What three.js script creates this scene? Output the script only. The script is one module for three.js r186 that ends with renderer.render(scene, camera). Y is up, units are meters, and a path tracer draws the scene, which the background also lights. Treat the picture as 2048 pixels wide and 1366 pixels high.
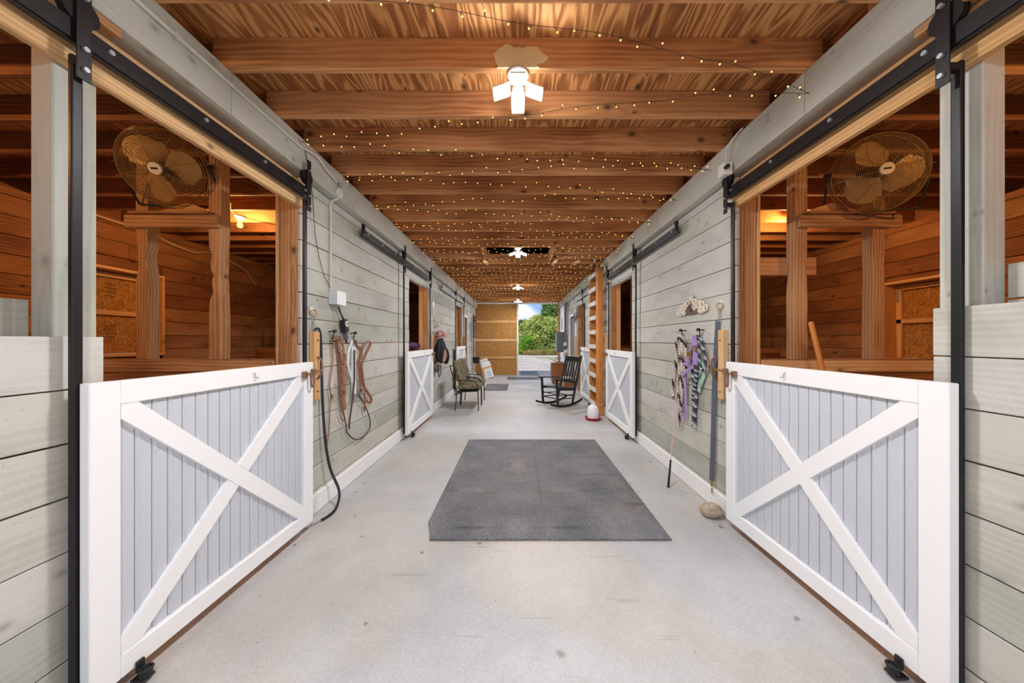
import * as THREE from 'three';
import { mergeGeometries } from 'three/addons/utils/BufferGeometryUtils.js';
import { RoundedBoxGeometry } from 'three/addons/geometries/RoundedBoxGeometry.js';
import { RectAreaLightUniformsLib } from 'three/addons/lights/RectAreaLightUniformsLib.js';
RectAreaLightUniformsLib.init();

// ---------------------------------------------------------------- camera, sky, sun, exposure
const scene = new THREE.Scene();
const renderer = new THREE.WebGLRenderer({ antialias: true });
renderer.toneMapping = THREE.LinearToneMapping;
renderer.toneMappingExposure = 1.2;
renderer.shadowMap.enabled = true;
const FOCAL = 656;                                    // pixels of a 2048 x 1366 frame
const camera = new THREE.PerspectiveCamera(2 * Math.atan(683 / FOCAL) * 180 / Math.PI, 2048 / 1366, 0.05, 400);
camera.position.set(0, 1.5, 0);
camera.lookAt(0, 1.5, -10);
camera.setViewOffset(2048, 1366, -12, 2, 2048, 1366);

// value noise
function hash(x, y, s) { let h = Math.imul(x | 0, 374761393) ^ Math.imul(y | 0, 668265263) ^ Math.imul(s | 0, 1274126177); h = Math.imul(h ^ (h >>> 13), 1274126177); return ((h ^ (h >>> 16)) >>> 0) / 4294967296; }
function vnoise(x, y, s = 0) { const xi = Math.floor(x), yi = Math.floor(y); let fx = x - xi, fy = y - yi; fx = fx * fx * (3 - 2 * fx); fy = fy * fy * (3 - 2 * fy); const a = hash(xi, yi, s), b = hash(xi + 1, yi, s), c = hash(xi, yi + 1, s), d = hash(xi + 1, yi + 1, s); return a + (b - a) * fx + (c - a) * fy + (a - b - c + d) * fx * fy; }
function fbm(x, y, s = 0, o = 4) { let v = 0, a = 0.5, t = 0; for (let i = 0; i < o; i++) { v += a * vnoise(x, y, s + i * 17); t += a; x *= 2.03; y *= 2.03; a *= 0.5; } return v / t; }
const clamp = (v, a = 0, b = 1) => Math.min(b, Math.max(a, v)), lerp = (a, b, t) => a + (b - a) * t, smooth = (a, b, v) => { v = clamp((v - a) / (b - a)); return v * v * (3 - 2 * v); };
function mulberry(a) { return () => { a = (a + 0x6d2b79f5) | 0; let t = Math.imul(a ^ (a >>> 15), 1 | a); t = (t + Math.imul(t ^ (t >>> 7), 61 | t)) ^ t; return ((t ^ (t >>> 14)) >>> 0) / 4294967296; }; }
const rng = mulberry(7);
const rr = (a, b) => a + (b - a) * rng();

{ // summer sky with fair-weather clouds, the same all round
  const W = 1024, H = 512, data = new Float32Array(W * H * 4);
  for (let j = 0; j < H; j++) {
    const el = ((j + 0.5) / H - 0.5) * Math.PI, up = Math.max(0, Math.sin(el));
    for (let i = 0; i < W; i++) {
      const az = ((i + 0.5) / W) * 2 * Math.PI, t = Math.pow(up, 0.45);
      let c = [lerp(0.36, 0.14, t), lerp(0.56, 0.30, t), lerp(0.92, 0.70, t)];
      const e = Math.max(el, 0.0);
      const n = fbm(Math.cos(az) * 14 + 60, Math.sin(az) * 14 + e * 30 + 11, 3, 5) * 0.6 + fbm(Math.sin(az) * 9 + 27, Math.cos(az) * 9 - e * 22 + 5, 9, 5) * 0.4;
      const m = smooth(0.50, 0.60, n);
      for (let k = 0; k < 3; k++) data[(j * W + i) * 4 + k] = lerp(c[k], [0.92, 0.93, 0.96][k], m);
      data[(j * W + i) * 4 + 3] = 1;
    }
  }
  const t = new THREE.DataTexture(data, W, H, THREE.RGBAFormat, THREE.FloatType);
  t.mapping = THREE.EquirectangularReflectionMapping; t.magFilter = THREE.LinearFilter; t.wrapS = THREE.RepeatWrapping; t.needsUpdate = true;
  scene.background = t; scene.environment = t;
}
const sun = new THREE.DirectionalLight(0xfff1dc, 3.2);
sun.name = 'sun'; sun.position.set(-18, 44, 16); sun.target.position.set(0, 0, -14); sun.castShadow = true;
Object.assign(sun.shadow.camera, { left: -40, right: 40, top: 60, bottom: -40, near: 1, far: 160 }); sun.shadow.mapSize.set(2048, 2048);
scene.add(sun, sun.target); sun.target.name = 'sun_target';

// ---------------------------------------------------------------- textures
function dataTex(w, h, fn, srgb, repU, repV, mirror = true) {
  const d = new Uint8Array(w * h * 4);
  for (let j = 0; j < h; j++) for (let i = 0; i < w; i++) { const c = fn(i / w, j / h, i, j), o = (j * w + i) * 4; d[o] = clamp(c[0]) * 255; d[o + 1] = clamp(c[1]) * 255; d[o + 2] = clamp(c[2]) * 255; d[o + 3] = 255; }
  const t = new THREE.DataTexture(d, w, h); t.wrapS = t.wrapT = mirror ? THREE.MirroredRepeatWrapping : THREE.RepeatWrapping;
  t.magFilter = THREE.LinearFilter; t.minFilter = THREE.LinearMipmapLinearFilter; t.generateMipmaps = true; if (srgb) t.colorSpace = THREE.SRGBColorSpace; t.repeat.set(1 / repU, 1 / repV); t.needsUpdate = true; return t;
}
// sawn timber: length along u, width along v, both in metres
function timber({ len = 2.6, wid = 0.62, w = 1024, h = 512, dark, mid, light, rings = 34, wobble = 1.2, contrast = 1, knots = 10, seed = 1, blotch = 0.25, paint = 0, saw = 0, specks = 0 }) {
  const R = mulberry(seed * 97 + 5), kn = []; for (let i = 0; i < knots; i++) kn.push([R() * len, R() * wid, 0.008 + R() * 0.018]);
  const val = new Float32Array(w * h), kd = new Float32Array(w * h);
  for (let j = 0; j < h; j++) for (let i = 0; i < w; i++) {
    const u = i / w * len, v = j / h * wid; let warp = 0, dk = 0;
    for (const [ku, kv, r] of kn) { const du = (u - ku) / (r * 4.5), dv = (v - kv) / r, q = du * du + dv * dv * 0.6; if (q < 12) { warp += Math.sign(dv || 1) * Math.exp(-q * 0.5) * 0.9; const e = ((u - ku) / (r * 1.5)) ** 2 + dv * dv; dk = Math.max(dk, Math.exp(-e * 1.6)); } }
    const g = (v * rings) + wobble * 2.2 * fbm(u * 0.9, v * 5, seed) + warp + 0.25 * fbm(u * 5, v * 30, seed + 3);
    const ring = Math.pow(0.5 + 0.5 * Math.sin(g * 6.283), 1.6), fine = fbm(u * 7, v * 420, seed + 8, 2), bl = fbm(u * 2.2, v * 6, seed + 21, 3);
    let t = 0.5 + contrast * (0.34 * (ring - 0.45) + 0.3 * (fine - 0.5)) + blotch * 1.6 * (bl - 0.5);
    if (saw) t += saw * (vnoise(u * 110 + v * 38, v * 3, seed + 5) - 0.5);
    val[j * w + i] = t; kd[j * w + i] = dk;
  }
  const col = dataTex(w, h, (a, b, i, j) => {
    const t = val[j * w + i], k = kd[j * w + i] * (paint ? 0.55 : 0.8); let c = [0, 1, 2].map((n) => t < 0.5 ? lerp(dark[n], mid[n], clamp(t * 2)) : lerp(mid[n], light[n], clamp(t * 2 - 1)));
    c = c.map((x, n) => lerp(x, dark[n] * (paint ? 0.85 : 0.5), k));
    if (specks && hash(i >> 1, j >> 1, seed + 90) > 1 - specks) c = c.map((x) => x * 0.72);
    return c;
  }, true, len, wid);
  const bump = dataTex(w, h, (a, b, i, j) => { const t = clamp(val[j * w + i] - kd[j * w + i] * 0.3); return [t, t, t]; }, false, len, wid);
  return { map: col, bumpMap: bump };
}
const C = (r, g, b) => [r / 255, g / 255, b / 255];
const TX = {
  joist: timber({ dark: C(128, 78, 42), mid: C(202, 146, 96), light: C(232, 184, 134), rings: 26, contrast: 0.75, knots: 9, seed: 3, blotch: 0.5 }),
  stall: timber({ dark: C(84, 52, 28), mid: C(152, 106, 66), light: C(186, 138, 92), rings: 30, contrast: 0.7, knots: 8, seed: 11, blotch: 0.45 }),
  fresh: timber({ dark: C(178, 130, 80), mid: C(220, 178, 126), light: C(240, 208, 160), rings: 40, contrast: 1.0, knots: 3, seed: 17, blotch: 0.25 }),
  paint: timber({ dark: C(146, 144, 134), mid: C(199, 198, 190), light: C(214, 213, 207), rings: 34, contrast: 0.24, knots: 12, seed: 23, blotch: 0.32, paint: 1, saw: 0.05, specks: 0.0008 }),
  post: timber({ dark: C(118, 78, 46), mid: C(184, 138, 94), light: C(216, 174, 128), rings: 34, contrast: 0.85, knots: 10, seed: 31, blotch: 0.45 }),
  cedar: timber({ dark: C(150, 84, 30), mid: C(206, 132, 60), light: C(224, 156, 84), rings: 18, contrast: 0.5, knots: 9, seed: 37, blotch: 0.35 }),
  ply: timber({ len: 2.44, wid: 1.22, h: 1024, dark: C(112, 64, 28), mid: C(206, 150, 92), light: C(238, 194, 138), rings: 15, wobble: 4.0, contrast: 1.5, knots: 9, seed: 41, blotch: 0.35 }),
};
const concrete = (() => {
  const R = mulberry(55), spots = []; for (let i = 0; i < 90; i++) spots.push([R(), R(), 0.0012 + R() * R() * 0.0075, R() < 0.5, 0.25 + R() * 0.4]);
  const N = 2048, spotA = new Float32Array(N * N);
  for (const [su, sv, r, , k] of spots) { const x0 = Math.floor((su - r * 2) * N), n = Math.ceil(r * 4 * N); for (let j = 0; j < n; j++) for (let i = 0; i < n; i++) { const x = x0 + i, y = Math.floor((sv - r * 2) * N) + j; if (x < 0 || y < 0 || x >= N || y >= N) continue; const du = x / N - su, dv = y / N - sv, a = Math.atan2(dv, du), q = Math.hypot(du, dv) / (r * (0.6 + 0.7 * vnoise(a * 2 + su * 50, sv * 99, 5))); if (q < 1) spotA[y * N + x] = Math.max(spotA[y * N + x], k * (1 - q * q)); } }
  const map = dataTex(N, N, (u, v, i, j) => {
    const a = fbm(u * 5, v * 5, 61, 5), b = fbm(u * 22, v * 22, 71, 3), c = vnoise(u * 500, v * 500, 81), tan = smooth(0.52, 0.68, fbm(u * 6 + 3, v * 6, 91, 4)), scr = smooth(0.80, 0.86, fbm(u * 9, v * 90, 101, 3));
    const t = 0.715 + 0.14 * (a - 0.5) + 0.06 * (b - 0.5) + 0.05 * (c - 0.5) - 0.05 * scr, s = spotA[j * N + i], sp = hash(i >> 1, j >> 1, 7) > 0.9992 ? 0.75 : 1;
    const w = tan * 0.035; return [(t + w * 0.3) * (1 - s * 0.55) * sp, (t - w * 0.1) * (1 - s * 0.62) * sp, (t - w * 0.9) * (1 - s * 0.7) * sp];
  }, true, 4, 4);
  const bump = dataTex(512, 512, (u, v) => { const t = fbm(u * 120, v * 120, 111, 3); return [t, t, t]; }, false, 1, 1);
  return { map, bumpMap: bump };
})();
const rubber = { map: dataTex(1024, 1024, (u, v, i, j) => { const a = fbm(u * 5, v * 5, 121, 4), b = vnoise(u * 260, v * 260, 131), s = smooth(0.62, 0.8, fbm(u * 3, v * 14, 141, 4)), br = smooth(0.62, 0.75, fbm(u * 4 + 9, v * 4, 151, 3)), t = 0.41 + 0.2 * (a - 0.5) + 0.2 * (b - 0.5) - 0.09 * s; const dust = hash(i >> 1, j >> 1, 77) > 0.9985 ? 0.16 : 0; return [t + br * 0.02 + dust, t + 0.004 + dust, t + 0.012 - br * 0.012 + dust]; }, true, 1.3, 1.3), bumpMap: dataTex(512, 512, (u, v) => { const t = smooth(0.3, 0.7, vnoise(u * 90, v * 90, 161)); return [t, t, t]; }, false, 0.6, 0.6) };
function osbTex(seed, A, B) {
  const w = 768, R = mulberry(seed), col = new Float32Array(w * w).fill(0.5), hh = new Float32Array(w * w);
  for (let n = 0; n < 5200; n++) { const cx = R() * w, cy = R() * w, L = 16 + R() * 34, W = 3 + R() * 7, a = R() * Math.PI, t = R(), ca = Math.cos(a), sa = Math.sin(a); for (let j = -Math.ceil(L / 2); j <= L / 2; j++) for (let i = -Math.ceil(W / 2); i <= W / 2; i++) { const x = ((cx + ca * j - sa * i) % w + w) % w | 0, y = ((cy + sa * j + ca * i) % w + w) % w | 0; col[y * w + x] = t * 0.8 + 0.2 * vnoise(i * 0.9, j * 0.05, n); hh[y * w + x] = n / 5200; } }
  return { map: dataTex(w, w, (u, v, i, j) => { const t = col[j * w + i]; return [0, 1, 2].map((k) => lerp(A[k], B[k], t)); }, true, 0.9, 0.9, false), bumpMap: dataTex(w, w, (u, v, i, j) => { const t = hh[j * w + i]; return [t, t, t]; }, false, 0.9, 0.9, false) };
}
const osb = osbTex(5, C(122, 76, 30), C(220, 170, 96));
const canvasTex = (w, h, draw) => { const c = document.createElement('canvas'); c.width = w; c.height = h; draw(c.getContext('2d'), w, h); const t = new THREE.CanvasTexture(c); t.colorSpace = THREE.SRGBColorSpace; t.magFilter = THREE.LinearFilter; return t; };

// ---------------------------------------------------------------- materials
const std = (o) => new THREE.MeshStandardMaterial(o);
const wood = (tx, tint = 0xffffff, rough = 0.78, bump = 0.0012) => std({ ...tx, color: tint, roughness: rough, bumpScale: bump });
const tints = (tx, list, rough, bump) => list.map((t) => wood(tx, t, rough, bump));
const M = {
  joist: tints(TX.joist, [0xffffff, 0xf0e6dc, 0xfff4e6, 0xe8d8ca]),
  stall: tints(TX.stall, [0xffffff, 0xeaddd0, 0xfff0e0, 0xd8c4b4]),
  post: tints(TX.post, [0xffffff, 0xf0e4d8]),
  fresh: tints(TX.fresh, [0xffffff, 0xf6ead8]),
  paint: tints(TX.paint, [0xffffff, 0xf4f4f0, 0xfbfbf6, 0xe6e8e2], 0.72, 0.0009),
  ply: tints(TX.ply, [0xffffff, 0xf4e8da, 0xfff6e8], 0.8, 0.0008),
  cedar: wood(TX.cedar, 0xffffff, 0.6), osb: std({ ...osb, roughness: 0.85, bumpScale: 0.002 }),
  concrete: std({ ...concrete, roughness: 0.55, bumpScale: 0.0006 }), rubber: std({ ...rubber, roughness: 0.7, bumpScale: 0.0015 }),
  white: std({ color: 0xf1f1f0, roughness: 0.5 }), bead: std({ color: 0xc6cad0, roughness: 0.5 }), offwhite: std({ color: 0xdfdcd2, roughness: 0.6 }),
  iron: std({ color: 0x2c2a2b, roughness: 0.42, metalness: 0.55 }), black: std({ color: 0x161617, roughness: 0.5 }), blackPaint: std({ color: 0x1c1b1b, roughness: 0.38 }),
  steel: std({ color: 0xb9b9bb, roughness: 0.3, metalness: 0.9 }), brass: std({ color: 0xb9925a, roughness: 0.35, metalness: 0.85 }), rusty: std({ color: 0x8f6a52, roughness: 0.6, metalness: 0.5 }), galv: std({ color: 0xaeb2b6, roughness: 0.45, metalness: 0.7 }),
  tin: std({ color: 0xc8cbd0, roughness: 0.45, metalness: 0.15 }), paintPipe: std({ color: 0xc6c5b6, roughness: 0.6 }), nail: std({ color: 0x4a4440, roughness: 0.6, metalness: 0.4 }),
  leather: std({ color: 0x84553a, roughness: 0.6 }), leatherDark: std({ color: 0x4a3326, roughness: 0.55 }), leatherTan: std({ color: 0x9c7052, roughness: 0.62 }), webWhite: std({ color: 0xe4e4e2, roughness: 0.8 }), webBlack: std({ color: 0x22252c, roughness: 0.75 }), webGrey: std({ color: 0x565c68, roughness: 0.75 }), purple: std({ color: 0xa98bc4, roughness: 0.75 }), mint: std({ color: 0xa9c8b4, roughness: 0.75 }), pink: std({ color: 0xe0b4b4, roughness: 0.4 }),
  fanWire: std({ color: 0x94794c, roughness: 0.45, metalness: 0.3 }), fanBlade: std({ color: 0xcaa76c, roughness: 0.45, metalness: 0.15 }), motor: std({ color: 0x2b2622, roughness: 0.5, metalness: 0.3 }),
  wire: std({ color: 0x2f3327, roughness: 0.7 }), cordWhite: std({ color: 0xd2ccbc, roughness: 0.6 }),
  fairy: std({ color: 0xffdd99, emissive: 0xffb648, emissiveIntensity: 5, roughness: 0.4 }),
  led: std({ color: 0xffffff, emissive: 0xf6f9ff, emissiveIntensity: 9, roughness: 0.5 }), bulb: std({ color: 0xffe0a0, emissive: 0xffa538, emissiveIntensity: 9, roughness: 0.5 }),
  porcelain: std({ color: 0xe8e4d8, roughness: 0.4 }),
  red: std({ color: 0xb5202e, roughness: 0.4 }), jug: std({ color: 0xeeeef0, roughness: 0.5 }),
  panelGrey: std({ color: 0x6c7076, roughness: 0.5, metalness: 0.2 }), cabinet: wood(TX.joist, 0xb89878, 0.6),
  stone: std({ color: 0xe6d6bc, roughness: 0.9, map: dataTex(128, 128, (u, v) => { const t = 0.75 + 0.35 * (fbm(u * 9, v * 9, 201, 4) - 0.5); return [t, t * 0.98, t * 0.95]; }, true, 1, 1) }),
  shelfFabric: std({ color: 0x8f8465, roughness: 0.95, map: dataTex(256, 256, (u, v) => { const a = fbm(u * 14, v * 14, 211, 3), s = smooth(0.52, 0.56, a), g = vnoise(u * 120, v * 120, 5) * 0.2 + 0.75; return [g * lerp(1, 0.72, s), g * lerp(1, 0.76, s), g * lerp(1, 0.72, s)]; }, true, 0.5, 0.5) }),
  bronze: std({ color: 0x3d3630, roughness: 0.5, metalness: 0.4 }),
};

// ---------------------------------------------------------------- geometry helpers (x right, y up, depth d runs along -z)
const used = new Map();
function numbered(n) { const k = used.get(n) ?? 0; used.set(n, k + 1); return k ? `${n}_${String(k).padStart(3, '0')}` : n; }
function tag(o, label, category, extra = {}) { Object.assign(o.userData, { label, category }, extra); return o; }
function thing(name, label, category, pos = [0, 0, 0], extra = {}) { const g = new THREE.Group(); g.name = numbered(name); g.position.set(...pos); tag(g, label, category, extra); scene.add(g); return g; }
function struct(name, label, category = 'structure') { return thing(name, label, category, [0, 0, 0], { kind: 'structure' }); }
function part(parent, name, geo, mat, pos, rot) { const m = new THREE.Mesh(geo, mat); m.name = name; if (pos) m.position.set(...pos); if (rot) m.rotation.set(...rot); parent.add(m); return m; }
const geoCache = new Map();
function cboxRaw(sx, sy, sz, c, grain, ou, ov) {
  const hx = sx / 2, hy = sy / 2, hz = sz / 2; c = Math.min(c, hx * 0.6, hy * 0.6, hz * 0.6);
  const h = [hx, hy, hz], P = [], N = [], U = [], V = (s, ax) => s.map((k, i) => k * (h[i] - (i === ax ? 0 : c)));
  const ga = 'xyz'.indexOf(grain);
  const uv = (p, ax) => { const o = [0, 1, 2].filter((i) => i !== ax); if (ax === ga) return [p[o[0]] * 0.15 + ou, p[o[1]] + ov]; const b = o.find((i) => i !== ga); return [p[ga] + ou, p[b] + ov]; };
  const tri = (a, b, d, n, ax) => { const ab = [0, 1, 2].map((i) => b[i] - a[i]), ad = [0, 1, 2].map((i) => d[i] - a[i]), cr = [ab[1] * ad[2] - ab[2] * ad[1], ab[2] * ad[0] - ab[0] * ad[2], ab[0] * ad[1] - ab[1] * ad[0]]; if (cr[0] * n[0] + cr[1] * n[1] + cr[2] * n[2] < 0) [b, d] = [d, b]; for (const p of [a, b, d]) { P.push(...p); N.push(...n); U.push(...uv(p, ax)); } };
  const quad = (a, b, d, e, n, ax) => { tri(a, b, d, n, ax); tri(a, d, e, n, ax); };
  for (let ax = 0; ax < 3; ax++) for (const s of [-1, 1]) { const o = [0, 1, 2].filter((i) => i !== ax), q = [[-1, -1], [1, -1], [1, 1], [-1, 1]].map(([a, b]) => { const k = [0, 0, 0]; k[ax] = s; k[o[0]] = a; k[o[1]] = b; return V(k, ax); }), n = [0, 0, 0]; n[ax] = s; quad(...q, n, ax); }
  if (c > 0) {
    for (let ax = 0; ax < 3; ax++) { const [a, b] = [0, 1, 2].filter((i) => i !== ax); for (const s of [-1, 1]) for (const t of [-1, 1]) { const mk = (e, f) => { const k = [0, 0, 0]; k[a] = s; k[b] = t; k[ax] = e; return V(k, f); }; const n = [0, 0, 0]; n[a] = s * Math.SQRT1_2; n[b] = t * Math.SQRT1_2; quad(mk(-1, a), mk(1, a), mk(1, b), mk(-1, b), n, a); } }
    for (const x of [-1, 1]) for (const y of [-1, 1]) for (const z of [-1, 1]) { const k = [x, y, z]; tri(V(k, 0), V(k, 1), V(k, 2), k.map((v) => v / Math.sqrt(3)), 1); }
  }
  const g = new THREE.BufferGeometry(); g.setAttribute('position', new THREE.Float32BufferAttribute(P, 3)); g.setAttribute('normal', new THREE.Float32BufferAttribute(N, 3)); g.setAttribute('uv', new THREE.Float32BufferAttribute(U, 2)); return g;
}
function cbox(sx, sy, sz, c = 0.003, grain = 'x') { const v = Math.floor(rng() * 4), key = [sx, sy, sz, c].map((n) => n.toFixed(4)).join() + grain + v; if (!geoCache.has(key)) geoCache.set(key, cboxRaw(sx, sy, sz, c, grain, rng() * 9, rng() * 9)); return geoCache.get(key); }
const pick = (a) => Array.isArray(a) ? a[Math.floor(rng() * a.length)] : a;
// a timber from corner to corner: x0..x1, y0..y1, depth d0..d1
function beam(parent, name, mat, x0, x1, y0, y1, d0, d1, grain, c = 0.003) { return part(parent, name, cbox(Math.abs(x1 - x0), Math.abs(y1 - y0), Math.abs(d1 - d0), c, grain), pick(mat), [(x0 + x1) / 2, (y0 + y1) / 2, -(d0 + d1) / 2]); }
const tf = (g, x = 0, y = 0, z = 0, rx = 0, ry = 0, rz = 0) => g.applyMatrix4(new THREE.Matrix4().compose(new THREE.Vector3(x, y, z), new THREE.Quaternion().setFromEuler(new THREE.Euler(rx, ry, rz)), new THREE.Vector3(1, 1, 1)));
const merge = (l) => mergeGeometries(l.map((g) => { g = g.index ? g.toNonIndexed() : g; for (const k of Object.keys(g.attributes)) if (!['position', 'normal', 'uv'].includes(k)) g.deleteAttribute(k); return g; }));
const v3 = (a) => a.isVector3 ? a : new THREE.Vector3(...a);
function tube(pts, r, seg = 0, rad = 6, closed = false) { const c = new THREE.CatmullRomCurve3(pts.map(v3), closed, 'catmullrom', 0.5); return new THREE.TubeGeometry(c, seg || pts.length * 6, r, rad, closed); }
function rod(a, b, r, rad = 8) { return new THREE.TubeGeometry(new THREE.LineCurve3(v3(a), v3(b)), 1, r, rad, false); }
const cyl = (r0, r1, h, n = 20) => new THREE.CylinderGeometry(r0, r1, h, n);
// a flat strap swept along a path, its broad side turned to `normal`
function ribbon(pts, width, thick, normal, seg = 0) {
  const c = new THREE.CatmullRomCurve3(pts.map(v3), false, 'catmullrom', 0.5), n = seg || pts.length * 6, P = [], I = [], U = [], nv = v3(normal).clone().normalize(), L = c.getLength();
  for (let i = 0; i <= n; i++) { const p = c.getPointAt(i / n), t = c.getTangentAt(i / n), s = new THREE.Vector3().crossVectors(t, nv).normalize(), k = new THREE.Vector3().crossVectors(s, t).normalize(); for (const [a, b] of [[-1, -1], [1, -1], [1, 1], [-1, 1]]) { const q = p.clone().addScaledVector(s, a * width / 2).addScaledVector(k, b * thick / 2); P.push(q.x, q.y, q.z); U.push(i / n * L, a * width / 2); } if (i < n) for (let e = 0; e < 4; e++) { const a = i * 4 + e, b = i * 4 + (e + 1) % 4; I.push(a, b, a + 4, b, b + 4, a + 4); } }
  I.push(0, 2, 1, 0, 3, 2); const o = n * 4; I.push(o, o + 1, o + 2, o, o + 2, o + 3);
  let g = new THREE.BufferGeometry(); g.setAttribute('position', new THREE.Float32BufferAttribute(P, 3)); g.setAttribute('uv', new THREE.Float32BufferAttribute(U, 2)); g.setIndex(I); g = g.toNonIndexed(); g.computeVertexNormals(); return g;
}
function ring(r, t, seg = 20) { return new THREE.TorusGeometry(r, t, 6, seg); }
// points on a side wall: [depth, height], `off` metres out from the boards
const WALL = 1.785;
const onWall = (side, list, off = 0.02) => list.map(([d, y, o]) => new THREE.Vector3(side * (WALL - (o ?? off)), y, -d));

// ---------------------------------------------------------------- setting: ground, floor
const FRONT = -1.1, END = 13.7, JB = 3.095, JT = 3.28, OUT = 5.3;
{
  const gravel = std({ color: 0xffffff, roughness: 0.95, map: dataTex(512, 512, (u, v) => { const a = fbm(u * 8, v * 8, 301, 4), b = vnoise(u * 170, v * 170, 311), t = 0.70 + 0.16 * (a - 0.5) + 0.2 * (b - 0.5); return [t, t * 0.965, t * 0.92]; }, true, 6, 6) });
  const g = struct('ground', 'pale gravel yard outside the barn', 'ground');
  part(g, 'gravel_yard', tf(new THREE.PlaneGeometry(160, 30).rotateX(-Math.PI / 2), 0, -0.06, -28.8), gravel).geometry.attributes.uv.array.forEach((v, i, a) => { a[i] = v * (i % 2 ? 30 : 160); });
  part(g, 'gravel_apron', tf(new THREE.PlaneGeometry(160, 60).rotateX(-Math.PI / 2), 0, -0.06, 31.1), gravel).geometry.attributes.uv.array.forEach((v, i, a) => { a[i] = v * (i % 2 ? 60 : 160); });
  const grass = std({ color: 0xffffff, roughness: 1, map: dataTex(512, 512, (u, v) => { const a = fbm(u * 12, v * 12, 321, 4), b = vnoise(u * 200, v * 200, 331); return [0.52 + 0.3 * (a - 0.5) + 0.2 * (b - 0.5), 0.58 + 0.24 * (a - 0.5) + 0.2 * (b - 0.5), 0.28 + 0.1 * (b - 0.5)]; }, true, 5, 5) });
  const m = part(g, 'grass_field', tf(new THREE.PlaneGeometry(200, 60).rotateX(-Math.PI / 2), 0, -0.055, -73), grass); m.geometry.attributes.uv.array.forEach((v, i, a) => { a[i] = v * (i % 2 ? 60 : 200); });
  part(g, 'grass_strip', tf(new THREE.CircleGeometry(1, 40).rotateX(-Math.PI / 2).scale(6, 1, 1.7), 7.6, -0.052, -29), grass);
}
{
  const g = struct('floor', 'pale grey concrete floor of the barn aisle', 'floor');
  const joints = [FRONT - 0.1, 5.3, 9.3, END + 0.25];
  for (let i = 0; i < 3; i++) part(g, 'slab', cboxRaw(11.2, 0.12, joints[i + 1] - joints[i] - 0.006, 0.004, 'x', 2.05 + i * 1.7, 1.3 + i * 0.9), M.concrete, [0, -0.06, -(joints[i] + joints[i + 1]) / 2]);
}
// ---------------------------------------------------------------- ceiling
{
  const g = struct('ceiling', 'plywood deck on exposed wooden joists', 'ceiling');
  const rows = [FRONT - 0.1, 0.9, 3.34, 5.78, 8.22, 10.66, 13.1, END + 0.1], cols = [-5.45, -4.27, -3.05, -1.83, -0.61, 0.61, 1.83, 3.05, 4.27, 5.45];
  for (let r = 0; r < rows.length - 1; r++) for (let c = 0; c < cols.length - 1; c++) { const hatch = r === 2 && c === 4; if (hatch) { beam(g, 'plywood_sheet', M.ply, cols[c] + 0.001, cols[c + 1] - 0.001, JT, JT + 0.016, rows[r] + 0.001, 5.25, 'z', 0.002); continue; } if (r === 3 && c === 4) { beam(g, 'plywood_sheet', M.ply, cols[c] + 0.001, cols[c + 1] - 0.001, JT, JT + 0.016, 6.78, rows[r + 1] - 0.001, 'z', 0.002); continue; } if (r === 2 || r === 3) { /* whole sheets beside the hatch */ } beam(g, 'plywood_sheet', M.ply, cols[c] + 0.001, cols[c + 1] - 0.001, JT, JT + 0.016, rows[r] + 0.001, rows[r + 1] - 0.001, 'z', 0.002); }
  const n0 = -7; let k = 0;
  for (let i = n0; i < 29; i++) {
    const d = 1.923 + i * 0.4064; if (d > END - 0.1) break;
    const inHatch = d > 5.9 && d < 6.7;
    if (inHatch) { beam(g, 'joist', M.joist, -1.79, -0.66, JB, JT, d, d + 0.038, 'x'); beam(g, 'joist', M.joist, 0.66, 1.79, JB, JT, d, d + 0.038, 'x'); }
    else beam(g, 'joist', M.joist, -1.79, 1.79, JB, JT, d, d + 0.038, 'x');
    for (const s of [-1, 1]) beam(g, 'stall_joist', M.stall, s * 1.70, s * 5.38, JB, JT, d + 0.041, d + 0.079, 'x');
    k++;
  }
  // trimmed opening of the loft hatch with two short braces below it
  for (const s of [-1, 1]) beam(g, 'hatch_trimmer', M.joist, s * 0.62, s * 0.658, JB, JT, 5.63, 6.81, 'z');
  for (const s of [-0.62, 0.7, 1.12]) part(g, 'hatch_brace', cbox(0.038, 0.05, 0.75, 0.003, 'z'), M.fresh[0], [s, JB - 0.09, -6.35], [0.16, 0, 0]);
  { const R = mulberry(77), sh = new THREE.Shape(); for (let i = 0; i <= 44; i++) { const a = i / 44 * 6.283, k = 0.75 + 0.4 * vnoise(Math.cos(a) * 4 + 9, Math.sin(a) * 4 + 9, 7) - 0.3 * Math.exp(-(((a - 1.57) / 0.35) ** 2)), x = 0.005 + Math.cos(a) * 0.15 * k, y = Math.max(0.003, 0.06 + Math.sin(a) * 0.085 * k); i ? sh.lineTo(x, y) : sh.moveTo(x, y); }
    part(g, 'foam_patch', new THREE.ExtrudeGeometry(sh, { depth: 0.003, bevelEnabled: true, bevelThickness: 0.003, bevelSize: 0.004, bevelSegments: 2 }), std({ color: 0xe8d3a0, roughness: 0.9 }), [0, JB, -1.922]); }
  const r = struct('roof', 'barn roof over the hay loft', 'roof'); beam(r, 'roof_deck', M.stall, -5.9, 5.9, JT + 0.75, JT + 0.87, FRONT - 0.5, END + 0.4, 'z');
  for (const s of [-1, 1]) beam(r, 'loft_side', M.stall, s * 5.45, s * 5.6, JT - 0.3, JT + 0.76, FRONT - 0.1, END + 0.1, 'z'); beam(r, 'loft_end', M.stall, -5.45, 5.45, JT + 0.016, JT + 0.76, FRONT - 0.1, FRONT, 'x'); beam(r, 'loft_end', M.stall, -5.45, 5.45, JT + 0.016, JT + 0.76, END, END + 0.1, 'x');
}
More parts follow.
